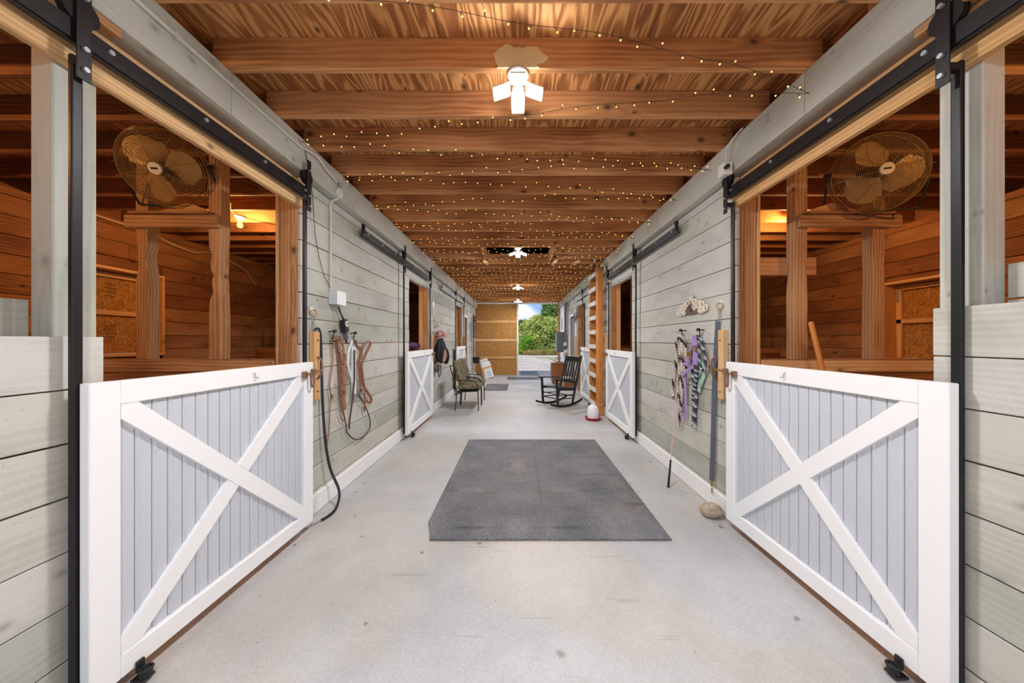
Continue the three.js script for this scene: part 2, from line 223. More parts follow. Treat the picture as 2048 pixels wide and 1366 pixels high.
// ---------------------------------------------------------------- aisle walls
function boards(parent, side, d0, d1, y0, y1, first, pitch, mat = M.paint, face = WALL, th = 0.024, name = 'board') {
  for (let y = first; y < y1 - 0.01; y += pitch) { const a = Math.max(y, y0) + rr(0.002, 0.0045), b = Math.min(y + pitch, y1) - rr(0.002, 0.0045); if (b - a < 0.015) continue; const o = rr(-0.002, 0.0025); beam(parent, name, mat, side * (face + o), side * (face + th + o), a, b, d0 + rr(0, 0.006), d1 - rr(0, 0.006), 'z', 0.0022); }
}
const SEAM = 0.18 - 0.215, PITCH = 0.215;
const openings = { '-1': [[1.414, 2.69], [5.38, 6.6], [9.36, 10.5], [10.82, 11.5]], 1: [[1.414, 2.68], [5.14, 6.38], [8.73, 9.9], [10.15, 11.2]] };
for (const side of [-1, 1]) {
  const nm = side < 0 ? 'left' : 'right', g = struct('wall_' + nm, `painted board wall along the ${nm} side of the aisle`, 'wall'), op = openings[side], T = 2.55, HB = 2.842, dt = 2.28;
  const half = side < 0 ? 1.518 : 1.641, hp = side < 0 ? 0.214 : 0.207;
  boards(g, side, FRONT, 1.416, 0, half, half - hp * 8, hp);
  boards(g, side, FRONT, 1.28, 0, half + 0.16, 0.06, 0.2, M.paint, 1.9, 0.024, 'lining_board');
  // solid stretches between the openings, full height
  const cuts = [op[0][1], op[1][0], op[1][1], op[2][0], op[2][1], op[3][0], op[3][1], END];
  for (let i = 0; i < cuts.length; i += 2) boards(g, side, cuts[i], cuts[i + 1], 0, HB, SEAM, PITCH);
  for (let i = 1; i < 4; i++) boards(g, side, op[i][0], op[i][1], i === 3 ? dt : T, HB, SEAM, PITCH);
  // framing: posts either side of every opening
  const P = (d, mat, w = 0.09, y0 = 0, y1 = HB + 0.25) => beam(g, 'post', mat, side * 1.81, side * 1.9, y0, y1, d, d + w, 'y');
  beam(g, 'post', M.paint, side * 1.811, side * 1.9, 0, HB + 0.25, 1.277, 1.412, 'y', 0.005);
  P(-0.55, M.paint, 0.1); P(FRONT + 0.02, M.paint, 0.09);
  beam(g, 'post', M.post, side * 1.811, side * 1.865, 0, 3.09, 2.695, 2.78, 'y'); beam(g, 'post', M.post, side * 1.867, side * 1.965, 0, 3.09, 2.70, 2.80, 'y'); beam(g, 'stop_board', M.fresh, side * 1.967, side * 1.99, 0, 3.09, 2.69, 2.80, 'y');
  for (let i = 1; i < 4; i++) { P(op[i][0] - 0.09, M.post); P(op[i][1], M.post); if (i < 3) beam(g, 'post', M.fresh, side * 1.902, side * 2.0, 0, 3.09, op[i][1] + 0.01, op[i][1] + 0.1, 'y'); }
  for (const d of [3.9, 7.5, 8.4, 12.4]) P(d, M.post);
  // header: doubled plank standing proud of the boards
  beam(g, 'header', M.paint, side * 1.70, side * 1.742, HB, JB, FRONT, 1.95, 'z', 0.004); beam(g, 'header', M.paint, side * 1.70, side * 1.742, HB, JB, 1.953, 7.2, 'z', 0.004); beam(g, 'header', M.paint, side * 1.70, side * 1.742, HB, JB, 7.203, END, 'z', 0.004);
  beam(g, 'header', M.paint, side * 1.744, side * 1.9, HB + 0.003, JB, FRONT, END, 'z', 0.004);
  // natural board that carries the near door track
  beam(g, 'track_board', M.fresh, side * 1.772, side * 1.81, 2.59, 2.803, FRONT, 2.72, 'z', 0.004);
  beam(g, 'shim_block', M.post, side * 1.712, side * 1.77, 2.805, 2.84, 1.15, 1.42, 'z', 0.003);
  beam(g, 'lintel', M.paint, side * 1.80, side * 1.88, T - 0.02, T + 0.09, op[1][0], op[1][1], 'z'); beam(g, 'lintel', M.paint, side * 1.80, side * 1.88, T - 0.02, T + 0.09, op[2][0], op[2][1], 'z');
  // nail heads on the boards nearest the camera
  const nl = []; for (let y = 0.07; y < 2.8; y += PITCH) for (const d of [2.76, 3.95]) for (const e of [0.035, 0.14]) nl.push(tf(cyl(0.0035, 0.0035, 0.003, 6), side * (WALL - 0.0005), y + e, -d - rr(-0.012, 0.012), 0, 0, Math.PI / 2)); const nm2 = part(g, 'nail_heads', merge(nl), M.nail); nm2.userData.kind = 'stuff';
  // white framed side doorway
  const f = g, [a, b] = op[3]; beam(f, 'door_casing', M.white, side * 1.762, side * 1.784, 0, dt + 0.09, a - 0.09, a, 'y'); beam(f, 'door_casing', M.white, side * 1.762, side * 1.784, 0, dt + 0.09, b, b + 0.09, 'y'); beam(f, 'door_casing', M.white, side * 1.762, side * 1.784, dt, dt + 0.09, a, b, 'z');
  const bb = struct('baseboard_' + nm, `white baseboard along the foot of the ${nm} aisle wall`, 'baseboard');
  for (let i = 0; i < cuts.length; i += 2) beam(bb, 'baseboard_length', M.white, side * 1.752, side * 1.784, 0.002, 0.165, cuts[i] + 0.01, cuts[i + 1] - 0.01, 'z', 0.005);
}
// gap filler doors in the framed doorways
for (const side of [-1, 1]) { const [a, b] = openings[side][3], g = struct('door_' + (side < 0 ? 7 : 8), side < 0 ? 'brown plank door in the white frame on the left' : 'grey door in the white frame on the right', 'door'), m = side < 0 ? wood(TX.stall, 0xb06a50) : std({ color: 0x7d8188, roughness: 0.6 }); for (let i = 0; i < 4; i++) { const w = (b - a) / 4; beam(g, 'plank', m, side * 1.84, side * 1.87, 0.02, 2.28, a + i * w + 0.002, a + (i + 1) * w - 0.002, 'y', 0.004); } part(g, 'knob', new THREE.SphereGeometry(0.03, 12, 8), M.brass, [side * 1.815, 1.0, -(a + 0.08)]); }

// ---------------------------------------------------------------- stalls: outer walls and partitions
for (const side of [-1, 1]) {
  const nm = side < 0 ? 'left' : 'right', g = struct('wall_outer_' + nm, `bare wooden plank wall at the back of the ${nm} stalls`, 'wall');
  const win = side < 0 ? [4.02, 4.89, 1.32, 2.42] : [3.86, 4.74, 1.25, 2.29];
  for (let y = -0.06; y < 3.1; y += 0.205) { const a = y + 0.003, b = Math.min(y + 0.205, 3.1) - 0.003; const cut = b > win[2] + 0.01 && a < win[3] - 0.01; const spans = cut ? [[FRONT, win[0]], [win[1], END]] : [[FRONT, END]]; for (const [p, q] of spans) { let s = p; while (s < q - 0.05) { let e = Math.min(q, s + rr(2.6, 4.2)); if (q - e < 0.8) e = q; const o = rr(-0.003, 0.003); beam(g, 'plank', M.stall, side * (OUT + o), side * (OUT + 0.025 + o), a, b, s + 0.002, e - 0.002, 'z', 0.004); s = e; } } }
  const sh = M.stall[3]; // outer sheathing with the window left open
  beam(g, 'sheathing', sh, side * 5.33, side * 5.36, -0.1, win[2], FRONT - 0.1, END + 0.1, 'z'); beam(g, 'sheathing', sh, side * 5.33, side * 5.36, win[3], 3.3, FRONT - 0.1, END + 0.1, 'z'); beam(g, 'sheathing', sh, side * 5.33, side * 5.36, win[2], win[3], FRONT - 0.1, win[0], 'z'); beam(g, 'sheathing', sh, side * 5.33, side * 5.36, win[2], win[3], win[1], END + 0.1, 'z');
  for (let d = 0; d < 12; d += 1.2) if (d < win[0] - 0.2 || d > win[1] + 0.1) beam(g, 'outer_stud', M.post, side * 5.362, side * 5.45, 0, 3.3, d, d + 0.05, 'y');
  const w = struct('window_' + (side < 0 ? 1 : 2), `shuttered stall window with strand board panes on the ${nm}`, 'window');
  const [a, b, y0, y1] = win, fr = M.fresh;
  beam(w, 'jamb', fr, side * 5.26, side * 5.48, y0, y1, b - 0.035, b, 'y'); beam(w, 'jamb', fr, side * 5.26, side * 5.48, y0, y1, a, a + 0.035, 'y'); beam(w, 'window_sill', fr, side * 5.26, side * 5.48, y0 - 0.035, y0, a, b, 'z'); beam(w, 'window_head', fr, side * 5.26, side * 5.48, y1, y1 + 0.035, a, b, 'z');
  const ym = (y0 + y1) / 2; beam(w, 'shutter_rail', fr, side * 5.42, side * 5.46, ym - 0.03, ym + 0.03, a + 0.035, b - 0.035, 'z'); beam(w, 'shutter_rail', fr, side * 5.42, side * 5.46, y1 - 0.08, y1 - 0.02, a + 0.035, b - 0.035, 'z'); beam(w, 'shutter_stile', fr, side * 5.42, side * 5.46, y0 + 0.002, y1 - 0.082, b - 0.1, b - 0.037, 'y');
  for (const [p, q] of [[y0 + 0.002, ym], [ym + 0.002, y1]]) { const o = part(w, 'shutter_panel', cbox(0.012, q - p, b - a - 0.075, 0.001, 'z'), M.osb, [side * 5.467, (p + q) / 2, -(a + b) / 2]);
    if (side < 0) { // ink stamp on the strand board, too coarse to read in the photograph
      const t = canvasTex(128, 192, (c, W, H) => { c.clearRect(0, 0, W, H); c.fillStyle = 'rgba(40,20,8,.75)'; const R = mulberry(9); for (let r = 0; r < 9; r++) { if (r === 6) continue; for (let x = 14 + (r % 3) * 6; x < W - 22;) { const l = 5 + R() * 12; c.fillRect(x, 10 + r * 19, l, 5 + (r % 2) * 5); x += l + 4 + R() * 6; } } });
      part(o, 'ink_stamp', new THREE.PlaneGeometry(0.16, 0.26), std({ map: t, transparent: true, roughness: 0.9 }), [0.0068, 0.02, 0.06], [0, Math.PI / 2, 0]); } }
  part(w, 'hinge', cbox(0.006, 0.16, 0.035, 0.001, 'y'), M.galv, [side * 5.413, y1 - 0.16, -(b - 0.06)]);
  // partitions across the stalls: boarded below, open studs above
  const studs = side < 0 ? [-2.5, -3.1, -3.9, -4.7] : [2.335, 2.975, 3.8, 4.6];
  [2.70, 6.64, 10.55].forEach((d, i) => {
    const p = struct('wall_partition_' + nm + (i ? '_' + ['middle', 'rear'][i - 1] : '_near'), ['half wall of planks with open studs between the', 'second half wall with open studs between the', 'third half wall with open studs between the'][i] + ` ${nm} stalls`, 'wall');
    for (let y = 0; y < 1.24; y += 0.205) beam(p, 'plank', M.stall, side * 2.0, side * 5.29, y + 0.003, Math.min(y + 0.205, 1.25) - 0.003, d - 0.012, d + 0.016, 'x', 0.004);
    beam(p, 'rail', i ? M.stall : side < 0 ? M.post : M.fresh, side * 2.0, side * 5.29, 1.245, 1.338, d - 0.02, d + 0.02, 'x', 0.004); beam(p, 'rail', M.stall, side * 2.0, side * 5.29, 1.335, 1.345, d - 0.018, d + 0.11, 'x', 0.003);
    for (const x of studs) {
      if (i) { beam(p, 'stud', M.stall, x - 0.045, x + 0.045, 1.347, 3.09, d + 0.022, d + 0.06, 'y'); continue; }
      // the two studs by the aisle are gnawed along their edges
      const s = new THREE.Shape(), sd = Math.round(Math.abs(x) * 100), e = (y, q) => { const bite = Math.abs(x) < 3.2 ? (side < 0 ? (x > -2.8 ? [[1.98, 0.16, 0.032], [2.2, 0.05, 0.02]] : [[2.16, 0.12, 0.022]]) : [[2.06, 0.1, 0.010]]) : []; let v = 0.05 - 0.003 * vnoise(y * 9, q * 7, sd); for (const [c, w2, dp] of bite) v -= dp * Math.exp(-(((y - c - (q > 0 ? 0.05 : 0)) / w2) ** 2)) * (0.6 + 0.8 * vnoise(y * 24, q * 3, sd + 4)) * (q > 0 && side < 0 && x > -2.8 ? 0.35 : 1); return v; };
      const ys = []; for (let y = 1.347; y < 3.09; y += 0.03) ys.push(y); ys.push(3.09); s.moveTo(-e(ys[0], -1), ys[0]); for (const y of ys) s.lineTo(-e(y, -1), y); for (const y of ys.slice().reverse()) s.lineTo(e(y, 1), y);
      const eg = new THREE.ExtrudeGeometry(s, { depth: 0.084, bevelEnabled: true, bevelThickness: 0.003, bevelSize: 0.003, bevelSegments: 1 }); { const u = eg.attributes.uv, pp = eg.attributes.position; for (let k = 0; k < u.count; k++) u.setXY(k, pp.getY(k) + sd * 0.37, pp.getX(k) + pp.getZ(k) + sd * 0.11); }
      part(p, 'stud', eg, M.post[0], [x, 0, -(d + 0.09)]);
    }
    if (!i) { const a2 = side < 0 ? [-2.45, -3.22] : [2.30, 3.14]; beam(p, 'fan_ledger', M.post, a2[0], a2[1], 2.425, 2.528, d - 0.024, d + 0.0, 'x', 0.004); beam(p, 'fan_shelf', M.post, a2[0] + side * 0.06, a2[1] - side * 0.06, 2.53, 2.55, d - 0.05, d + 0.12, 'x', 0.003);
      if (side > 0) beam(p, 'cleat', M.joist, 2.06, 2.55, 2.06, 2.21, d + 0.1, d + 0.138, 'x', 0.004);
      const br = new THREE.Shape(); br.moveTo(-0.22, 0); br.lineTo(0.24, 0); br.lineTo(0.05, 0.075); br.lineTo(-0.0, 0.075); const bg = new THREE.ExtrudeGeometry(br, { depth: 0.03, bevelEnabled: false }); { const u = bg.attributes.uv; for (let k = 0; k < u.count; k++) u.setXY(k, bg.attributes.position.getX(k), bg.attributes.position.getY(k)); } part(p, 'fan_wedge', bg, M.fresh[1], [side < 0 ? -2.74 : 2.56, 2.551, -(d + 0.02)]); }
  });
}
// end and front walls
{
  const g = struct('wall_front', 'front wall of the barn with its wide open doorway', 'wall');
  for (const s of [-1, 1]) beam(g, 'sheathing', M.stall, s * 1.80, s * 5.5, -0.1, 3.3, FRONT - 0.12, FRONT - 0.002, 'x'); beam(g, 'lintel', M.stall, -1.8, 1.8, 3.08, 3.3, FRONT - 0.12, FRONT - 0.002, 'x');
  const e = struct('wall_end', 'far end wall of the barn beside the open doorway', 'wall');
  for (const s of [-1, 1]) beam(e, 'sheathing', M.stall, s * 1.81, s * 5.5, -0.1, 3.3, END + 0.002, END + 0.12, 'x');
  beam(e, 'post', M.post, 1.665, 1.78, 0, 3.09, END - 0.04, END + 0.08, 'y'); beam(e, 'lintel', M.white, -1.8, 1.8, 3.03, 3.09, END - 0.02, END + 0.1, 'x'); beam(e, 'gable_board', M.joist, -1.8, 1.8, 3.092, 3.3, END + 0.002, END + 0.1, 'x');
  const d = struct('door_9', 'tall strand board sliding door half closed at the far end', 'door'), ys = [0.04, 0.79, 1.52, 2.30, 3.08];
  for (let i = 0; i < 4; i++) beam(d, 'strand_panel', M.osb, -1.8, -0.005, ys[i], ys[i + 1] - 0.004, END + 0.13, END + 0.145, 'x', 0.001);
  for (const y of [0.79, 1.52, 2.30]) beam(d, 'batten', M.fresh, -1.8, -0.005, y - 0.055, y + 0.04, END + 0.11, END + 0.129, 'x');
  beam(d, 'door_stile', M.offwhite, -0.045, 0.02, 0.03, 3.02, END + 0.105, END + 0.15, 'y'); beam(d, 'pull_handle', M.steel, -0.14, -0.05, 0.80, 0.83, END + 0.085, END + 0.11, 'x'); beam(d, 'pull_handle', M.steel, -0.1, -0.05, 1.54, 1.57, END + 0.085, END + 0.11, 'x');
}

// ---------------------------------------------------------------- sliding half doors
function clipStrip(w, h, a, b, width) { // strip from corner a to corner b clipped to the rectangle 0..w, 0..h
  const dx = b[0] - a[0], dy = b[1] - a[1], L = Math.hypot(dx, dy), ux = dx / L, uy = dy / L, nx = -uy * width / 2, ny = ux * width / 2;
  let poly = [[a[0] - ux + nx, a[1] - uy + ny], [b[0] + ux + nx, b[1] + uy + ny], [b[0] + ux - nx, b[1] + uy - ny], [a[0] - ux - nx, a[1] - uy - ny]];
  for (const [ax, s, lim] of [[0, 1, 0], [0, -1, w], [1, 1, 0], [1, -1, h]]) { const out = [], ins = (p) => s * (p[ax] - lim) >= -1e-9; for (let i = 0; i < poly.length; i++) { const p = poly[i], q = poly[(i + 1) % poly.length]; if (ins(p)) out.push(p); if (ins(p) !== ins(q)) { const t = (lim - p[ax]) / (q[ax] - p[ax]); out.push([p[0] + t * (q[0] - p[0]), p[1] + t * (q[1] - p[1])]); } } poly = out; }
  return poly;
}
function polyGeo(poly, depth, bev = 0.003) { const s = new THREE.Shape(poly.map((p) => new THREE.Vector2(...p))); return new THREE.ExtrudeGeometry(s, { depth: depth - bev, bevelEnabled: true, bevelThickness: bev, bevelSize: 0, bevelOffset: -0.0005, bevelSegments: 1 }); }
function slidingDoor(name, label, side, near, far, yb, yt, opts = {}) { // near, far: [x, depth] of the aisle face
  const g = thing(name, label, 'door', [0, 0, 0], { kind: 'structure' });
  const A = side < 0 ? near : far, B = side < 0 ? far : near, L = Math.hypot(A[0] - B[0], A[1] - B[1]), H = yt - yb;
  g.position.set(A[0], yb, -A[1]); g.rotation.y = Math.atan2(-(-B[1] + A[1]), B[0] - A[0]);   // local x runs A to B, local z faces the aisle
  const st = 0.1, rl = 0.1, F = 0.022, bk = -0.045;
  const nearIsA = side < 0;
  // beaded boards
  const n = Math.round((L - 2 * st) / 0.0675), w = (L - 2 * st) / n;
  const key = 'bead' + w.toFixed(4) + H.toFixed(3); if (!geoCache.has(key)) { const b = cboxRaw(w - 0.004, H - 2 * rl, 0.014, 0.004, 'y', 0, 0), h = cyl(0.005, 0.005, H - 2 * rl, 8); geoCache.set(key, merge([b, tf(h, -w / 2 + 0.014, 0, 0.0052)])); }
  for (let i = 0; i < n; i++) part(g, 'beaded_board', geoCache.get(key), M.bead, [st + w * (i + 0.5), H / 2, -F - 0.007 + 0.0]);
  part(g, 'back_panel', cbox(L - 0.01, H - 0.01, 0.012, 0.001, 'y'), M.white, [L / 2, H / 2, bk + 0.007]);
  const fr = (nm, x0, x1, y0, y1) => part(g, nm, cbox(x1 - x0, y1 - y0, -bk - 0.0, 0.004, 'y'), M.white, [(x0 + x1) / 2, (y0 + y1) / 2, bk / 2]);
  fr('stile', 0, st, 0, H); fr('stile', L - st, L, 0, H); fr('rail', st + 0.0006, L - st - 0.0006, H - rl, H); fr('rail', st + 0.0006, L - st - 0.0006, 0, rl);
  // cross brace: one board runs through, the other is cut at it
  const iw = L - 2 * st, ih = H - 2 * rl, bw = 0.088, c1 = clipStrip(iw, ih, [0, ih], [iw, 0], bw), full2 = clipStrip(iw, ih, [0, 0], [iw, ih], bw);
  const br = (poly, z) => part(g, 'brace', polyGeo(poly.map(([x, y]) => [x + st, y + rl]), 0.02), M.white, [0, 0, z]);
  br(c1, -F + 0.0005);
  const ang = Math.atan2(-ih, iw), nx = -Math.sin(ang), ny = Math.cos(ang), off = (p) => (p[0] - iw / 2) * nx + (p[1] - ih / 2) * ny;
  for (const s of [1, -1]) { let poly = full2, out = []; for (let i = 0; i < poly.length; i++) { const p = poly[i], q = poly[(i + 1) % poly.length], a = s * off(p) - bw / 2 - 0.0008, b = s * off(q) - bw / 2 - 0.0008; if (a >= 0) out.push(p); if ((a >= 0) !== (b >= 0)) { const t = a / (a - b); out.push([p[0] + t * (q[0] - p[0]), p[1] + t * (q[1] - p[1])]); } } br(out, -F); }
  // hangers: long straps behind both ends with a wheel on the track above
  const top = 2.62 - yb;
  for (const x of [0.012, L - 0.028]) {
    const s = part(g, 'hanger_strap', merge([new RoundedBoxGeometry(0.034, top - 0.03, 0.02, 2, 0.006).translate(x + (x < 0.1 ? -0.012 : 0.012), top / 2 + 0.01, bk - 0.014)]), M.iron); s.geometry.deleteAttribute;
    const px = x + (x < 0.1 ? -0.012 : 0.012), out = opts.plate ?? (side < 0 ? WALL - 0.105 + A[0] : 0); // plate stands in front of the track
    const wz = opts.wheelZ ?? 0.0;
    const pl = part(g, 'hanger_plate', cbox(0.044, 0.4, 0.006, 0.001, 'y'), M.iron, [px, 2.72 - yb, wz + 0.021]);
    for (const y of [-0.16, -0.08, 0.12]) part(pl, 'bolt', tf(merge([cyl(0.010, 0.010, 0.012, 6), tf(cyl(0.006, 0.006, 0.05, 8), 0, -0.02, 0)]), 0, 0, 0, Math.PI / 2), M.galv, [0, y, 0.009]);
    part(g, 'hanger_spacer', cbox(0.03, 0.03, Math.abs(wz + 0.018 - (bk - 0.024)), 0.002, 'y'), M.iron, [px, 2.59 - yb, (wz + 0.018 + bk - 0.024) / 2]);
    part(g, 'hanger_wheel', tf(merge([cyl(0.055, 0.055, 0.007, 28), tf(cyl(0.046, 0.046, 0.018, 28), 0, 0, 0), tf(cyl(0.055, 0.055, 0.007, 28), 0, -0.012, 0), tf(cyl(0.055, 0.055, 0.007, 28), 0, 0.012, 0)]), 0, 0, 0, Math.PI / 2), M.iron, [px, 2.79 - yb, wz - 0.002]);
  }
  // floor roller at the near end
  const rx = nearIsA ? 0.16 : L - 0.16, r = part(g, 'floor_guide', merge([tf(cyl(0.022, 0.022, 0.03, 20), rx, -0.03, 0.034), cbox(0.05, 0.012, 0.06, 0.002, 'x').clone().translate(rx, -0.05, 0.02), new RoundedBoxGeometry(0.03, 0.05, 0.012, 2, 0.003).translate(rx, 0.0, 0.008)]), M.black);
  part(r, 'wheel_rim', tf(new THREE.TorusGeometry(0.022, 0.005, 8, 20), rx, -0.013, 0.034, Math.PI / 2), M.black);
  // latch at the far end
  if (opts.latch !== false) {
    const lx = nearIsA ? L - 0.12 : 0.12, dir = nearIsA ? 1 : -1, ly = H - 0.09;
    const lt = part(g, 'latch', merge([tube([[lx, ly, 0.03], [lx + dir * 0.03, ly + 0.005, 0.032], [lx + dir * 0.042, ly - 0.02, 0.034], [lx + dir * 0.045, ly - 0.085, 0.035], [lx + dir * 0.062, ly - 0.1, 0.035], [lx + dir * 0.075, ly - 0.08, 0.035], [lx + dir * 0.078, ly - 0.01, 0.034], [lx + dir * 0.1, ly + 0.012, 0.032], [lx + dir * 0.19, ly + 0.02, 0.03]], 0.008, 60, 8)]), M.rusty);
    for (const q of [0, 0.1]) part(lt, 'latch_keeper', new RoundedBoxGeometry(0.036, 0.05, 0.028, 2, 0.006), M.rusty, [lx + dir * q, ly + q * 0.12, 0.016]);
    part(g, 'hook', tube([[L / 2 + dir * 0.1, H - 0.03, 0.002], [L / 2 + dir * 0.1, H - 0.045, 0.012], [L / 2 + dir * 0.1, H - 0.065, 0.012], [L / 2 + dir * 0.115, H - 0.06, 0.02]], 0.003), M.steel);
  }
  return g;
}
slidingDoor('door_1', 'white cross-braced half door in the left foreground', -1, [-1.678, 1.285], [-1.625, 2.605], 0.07, 1.33, { wheelZ: -0.045 });
slidingDoor('door_2', 'white cross-braced half door in the right foreground', 1, [1.705, 1.298], [1.672, 2.64], 0.07, 1.33, { wheelZ: -0.018 });
slidingDoor('door_3', 'second half door along the left wall before the patio chairs', -1, [-1.655, 4.93], [-1.655, 6.42], 0.07, 1.33, { wheelZ: -0.055 });
slidingDoor('door_4', 'second half door along the right wall in front of the ladder', 1, [1.67, 4.8], [1.67, 6.25], 0.07, 1.33, { wheelZ: -0.04 });
slidingDoor('door_5', 'farthest half door on the left, behind the patio chairs', -1, [-1.66, 9.0], [-1.66, 10.4], 0.07, 1.33, { wheelZ: -0.05 });
slidingDoor('door_6', 'half door on the right behind the ladder, slid open', 1, [1.66, 7.35], [1.66, 8.72], 0.07, 1.33, { wheelZ: -0.05 });
function track(label, side, d0, d1, mat) {
  const g = thing('door_track', label, 'track', [0, 0, 0], { group: 'sliding door tracks' });
  beam(g, 'flat_bar', mat, side * 1.716, side * 1.724, 2.665, 2.742, d0, d1, 'z', 0.0015); beam(g, 'lower_lip', mat, side * 1.725, side * 1.748, 2.658, 2.668, d0, d1, 'z', 0.0015);
  for (let d = Math.max(d0, 0) + 0.12; d < d1; d += 0.42) { part(g, 'track_bolt', tf(cyl(0.011, 0.011, 0.012, 6), 0, 0, 0, 0, 0, Math.PI / 2), M.galv, [side * 1.711, 2.71, -d]); part(g, 'spacer', tf(cyl(0.012, 0.012, WALL - 1.724 - 0.0, 10), 0, 0, 0, 0, 0, Math.PI / 2), mat, [side * (WALL + 1.724) / 2, 2.71, -d]); }
  part(g, 'end_stop', new RoundedBoxGeometry(0.035, 0.1, 0.03, 2, 0.004), mat, [side * 1.715, 2.74, -d1 + 0.02]); part(g, 'end_stop', new RoundedBoxGeometry(0.035, 0.1, 0.03, 2, 0.004), mat, [side * 1.715, 2.74, -d0 - 0.02]);
}
const railLight = std({ color: 0x9c9da0, roughness: 0.4, metalness: 0.6 });
track('black door track overhead in the left foreground', -1, -0.35, 2.70, M.iron); track('black door track overhead in the right foreground', 1, -0.35, 2.70, M.iron);
track('dark door track high on the left wall past the conduit', -1, 3.62, 6.45, M.iron); track('dark door track high on the right wall past the rope hooks', 1, 3.53, 6.3, M.iron);
track('pale door track high on the left wall above the patio chairs', -1, 7.4, 10.45, railLight); track('pale door track high on the right wall beyond the ladder', 1, 7.38, 10.0, railLight);

// ---------------------------------------------------------------- lamps
RectAreaLightUniformsLib.init();
function ledLamp(d, label, power) {
  const g = thing('ceiling_lamp', label, 'lamp', [0, JB, -d], { group: 'four-panel ceiling lamps' });
  part(g, 'ceramic_base', new THREE.LatheGeometry([[0.0, 0], [0.062, 0], [0.065, -0.012], [0.05, -0.03], [0.034, -0.038], [0.032, -0.055], [0, -0.055]].map((p) => new THREE.Vector2(...p)), 28), M.porcelain);
  part(g, 'lamp_core', new THREE.LatheGeometry([[0, -0.056], [0.02, -0.056], [0.022, -0.08], [0.032, -0.095], [0.032, -0.135], [0, -0.138]].map((p) => new THREE.Vector2(...p)), 20), M.led);
  const core = new THREE.PointLight(0xfcfcff, 1.1); core.name = 'core_light'; core.position.set(0, -0.12, 0); core.castShadow = true; core.shadow.radius = 1.5; g.add(core);
  for (let i = 0; i < 4; i++) {
    const arm = new THREE.Group(); arm.name = 'led_panel'; arm.position.set(0, -0.12, 0); arm.rotation.set(0, i * Math.PI / 2, 0); g.add(arm);
    const tilt = -0.34;
    part(arm, 'heat_sink', new RoundedBoxGeometry(0.11, 0.012, 0.085, 2, 0.005), M.porcelain, [0.098, -tilt * 0.03 + 0.012, 0], [0, 0, tilt + 0.0]);
    part(arm, 'led_face', new RoundedBoxGeometry(0.102, 0.008, 0.077, 2, 0.0035), M.led, [0.096, 0.0, 0], [0, 0, tilt]);
    const l = new THREE.RectAreaLight(0xfcfcff, power, 0.1, 0.075); l.name = 'panel_light'; const h = new THREE.Group(); h.name = 'panel_light_mount'; h.position.set(0.094, -0.009, 0); h.rotation.set(0, 0, tilt); l.rotation.set(-Math.PI / 2, 0, 0); h.add(l); arm.add(h);
  }
}
const LED = 480;
ledLamp(1.96, 'bright four-panel lamp on the joist nearest the camera', LED);
ledLamp(5.62, 'second four-panel ceiling lamp, just before the loft hatch', LED);
ledLamp(9.28, 'third four-panel ceiling lamp along the aisle', LED);
ledLamp(12.5, 'farthest four-panel ceiling lamp, near the far doorway', LED * 0.8);
ledLamp(-0.62, 'four-panel ceiling lamp behind the viewpoint by the front doorway', LED);
function stallBulb(x, d, label, power) {
  const g = thing('bulb_lamp', label, 'lamp', [x, JB, -d], { group: 'warm bulbs in the stalls' });
  part(g, 'ceramic_base', new THREE.LatheGeometry([[0.0, 0], [0.06, 0], [0.062, -0.012], [0.045, -0.03], [0.03, -0.04], [0.028, -0.06], [0, -0.06]].map((p) => new THREE.Vector2(...p)), 24), M.porcelain);
  part(g, 'bulb', new THREE.LatheGeometry([[0.013, -0.058], [0.016, -0.075], [0.028, -0.1], [0.031, -0.122], [0.024, -0.145], [0.0, -0.154]].map((p) => new THREE.Vector2(...p)), 20), M.bulb);
  const l = new THREE.PointLight(0xffbe78, power); l.name = 'bulb_light'; l.position.set(0, -0.118, 0); l.castShadow = true; l.shadow.radius = 1.5; g.add(l);
}
stallBulb(-3.56, 4.2, 'glowing warm bulb in the second stall on the left', 4.5);
stallBulb(3.58, 4.3, 'glowing warm bulb in the second stall on the right', 4.5);
stallBulb(-3.56, 0.75, 'warm bulb in the first stall on the left', 4); stallBulb(3.56, 0.75, 'warm bulb in the first stall on the right', 4);

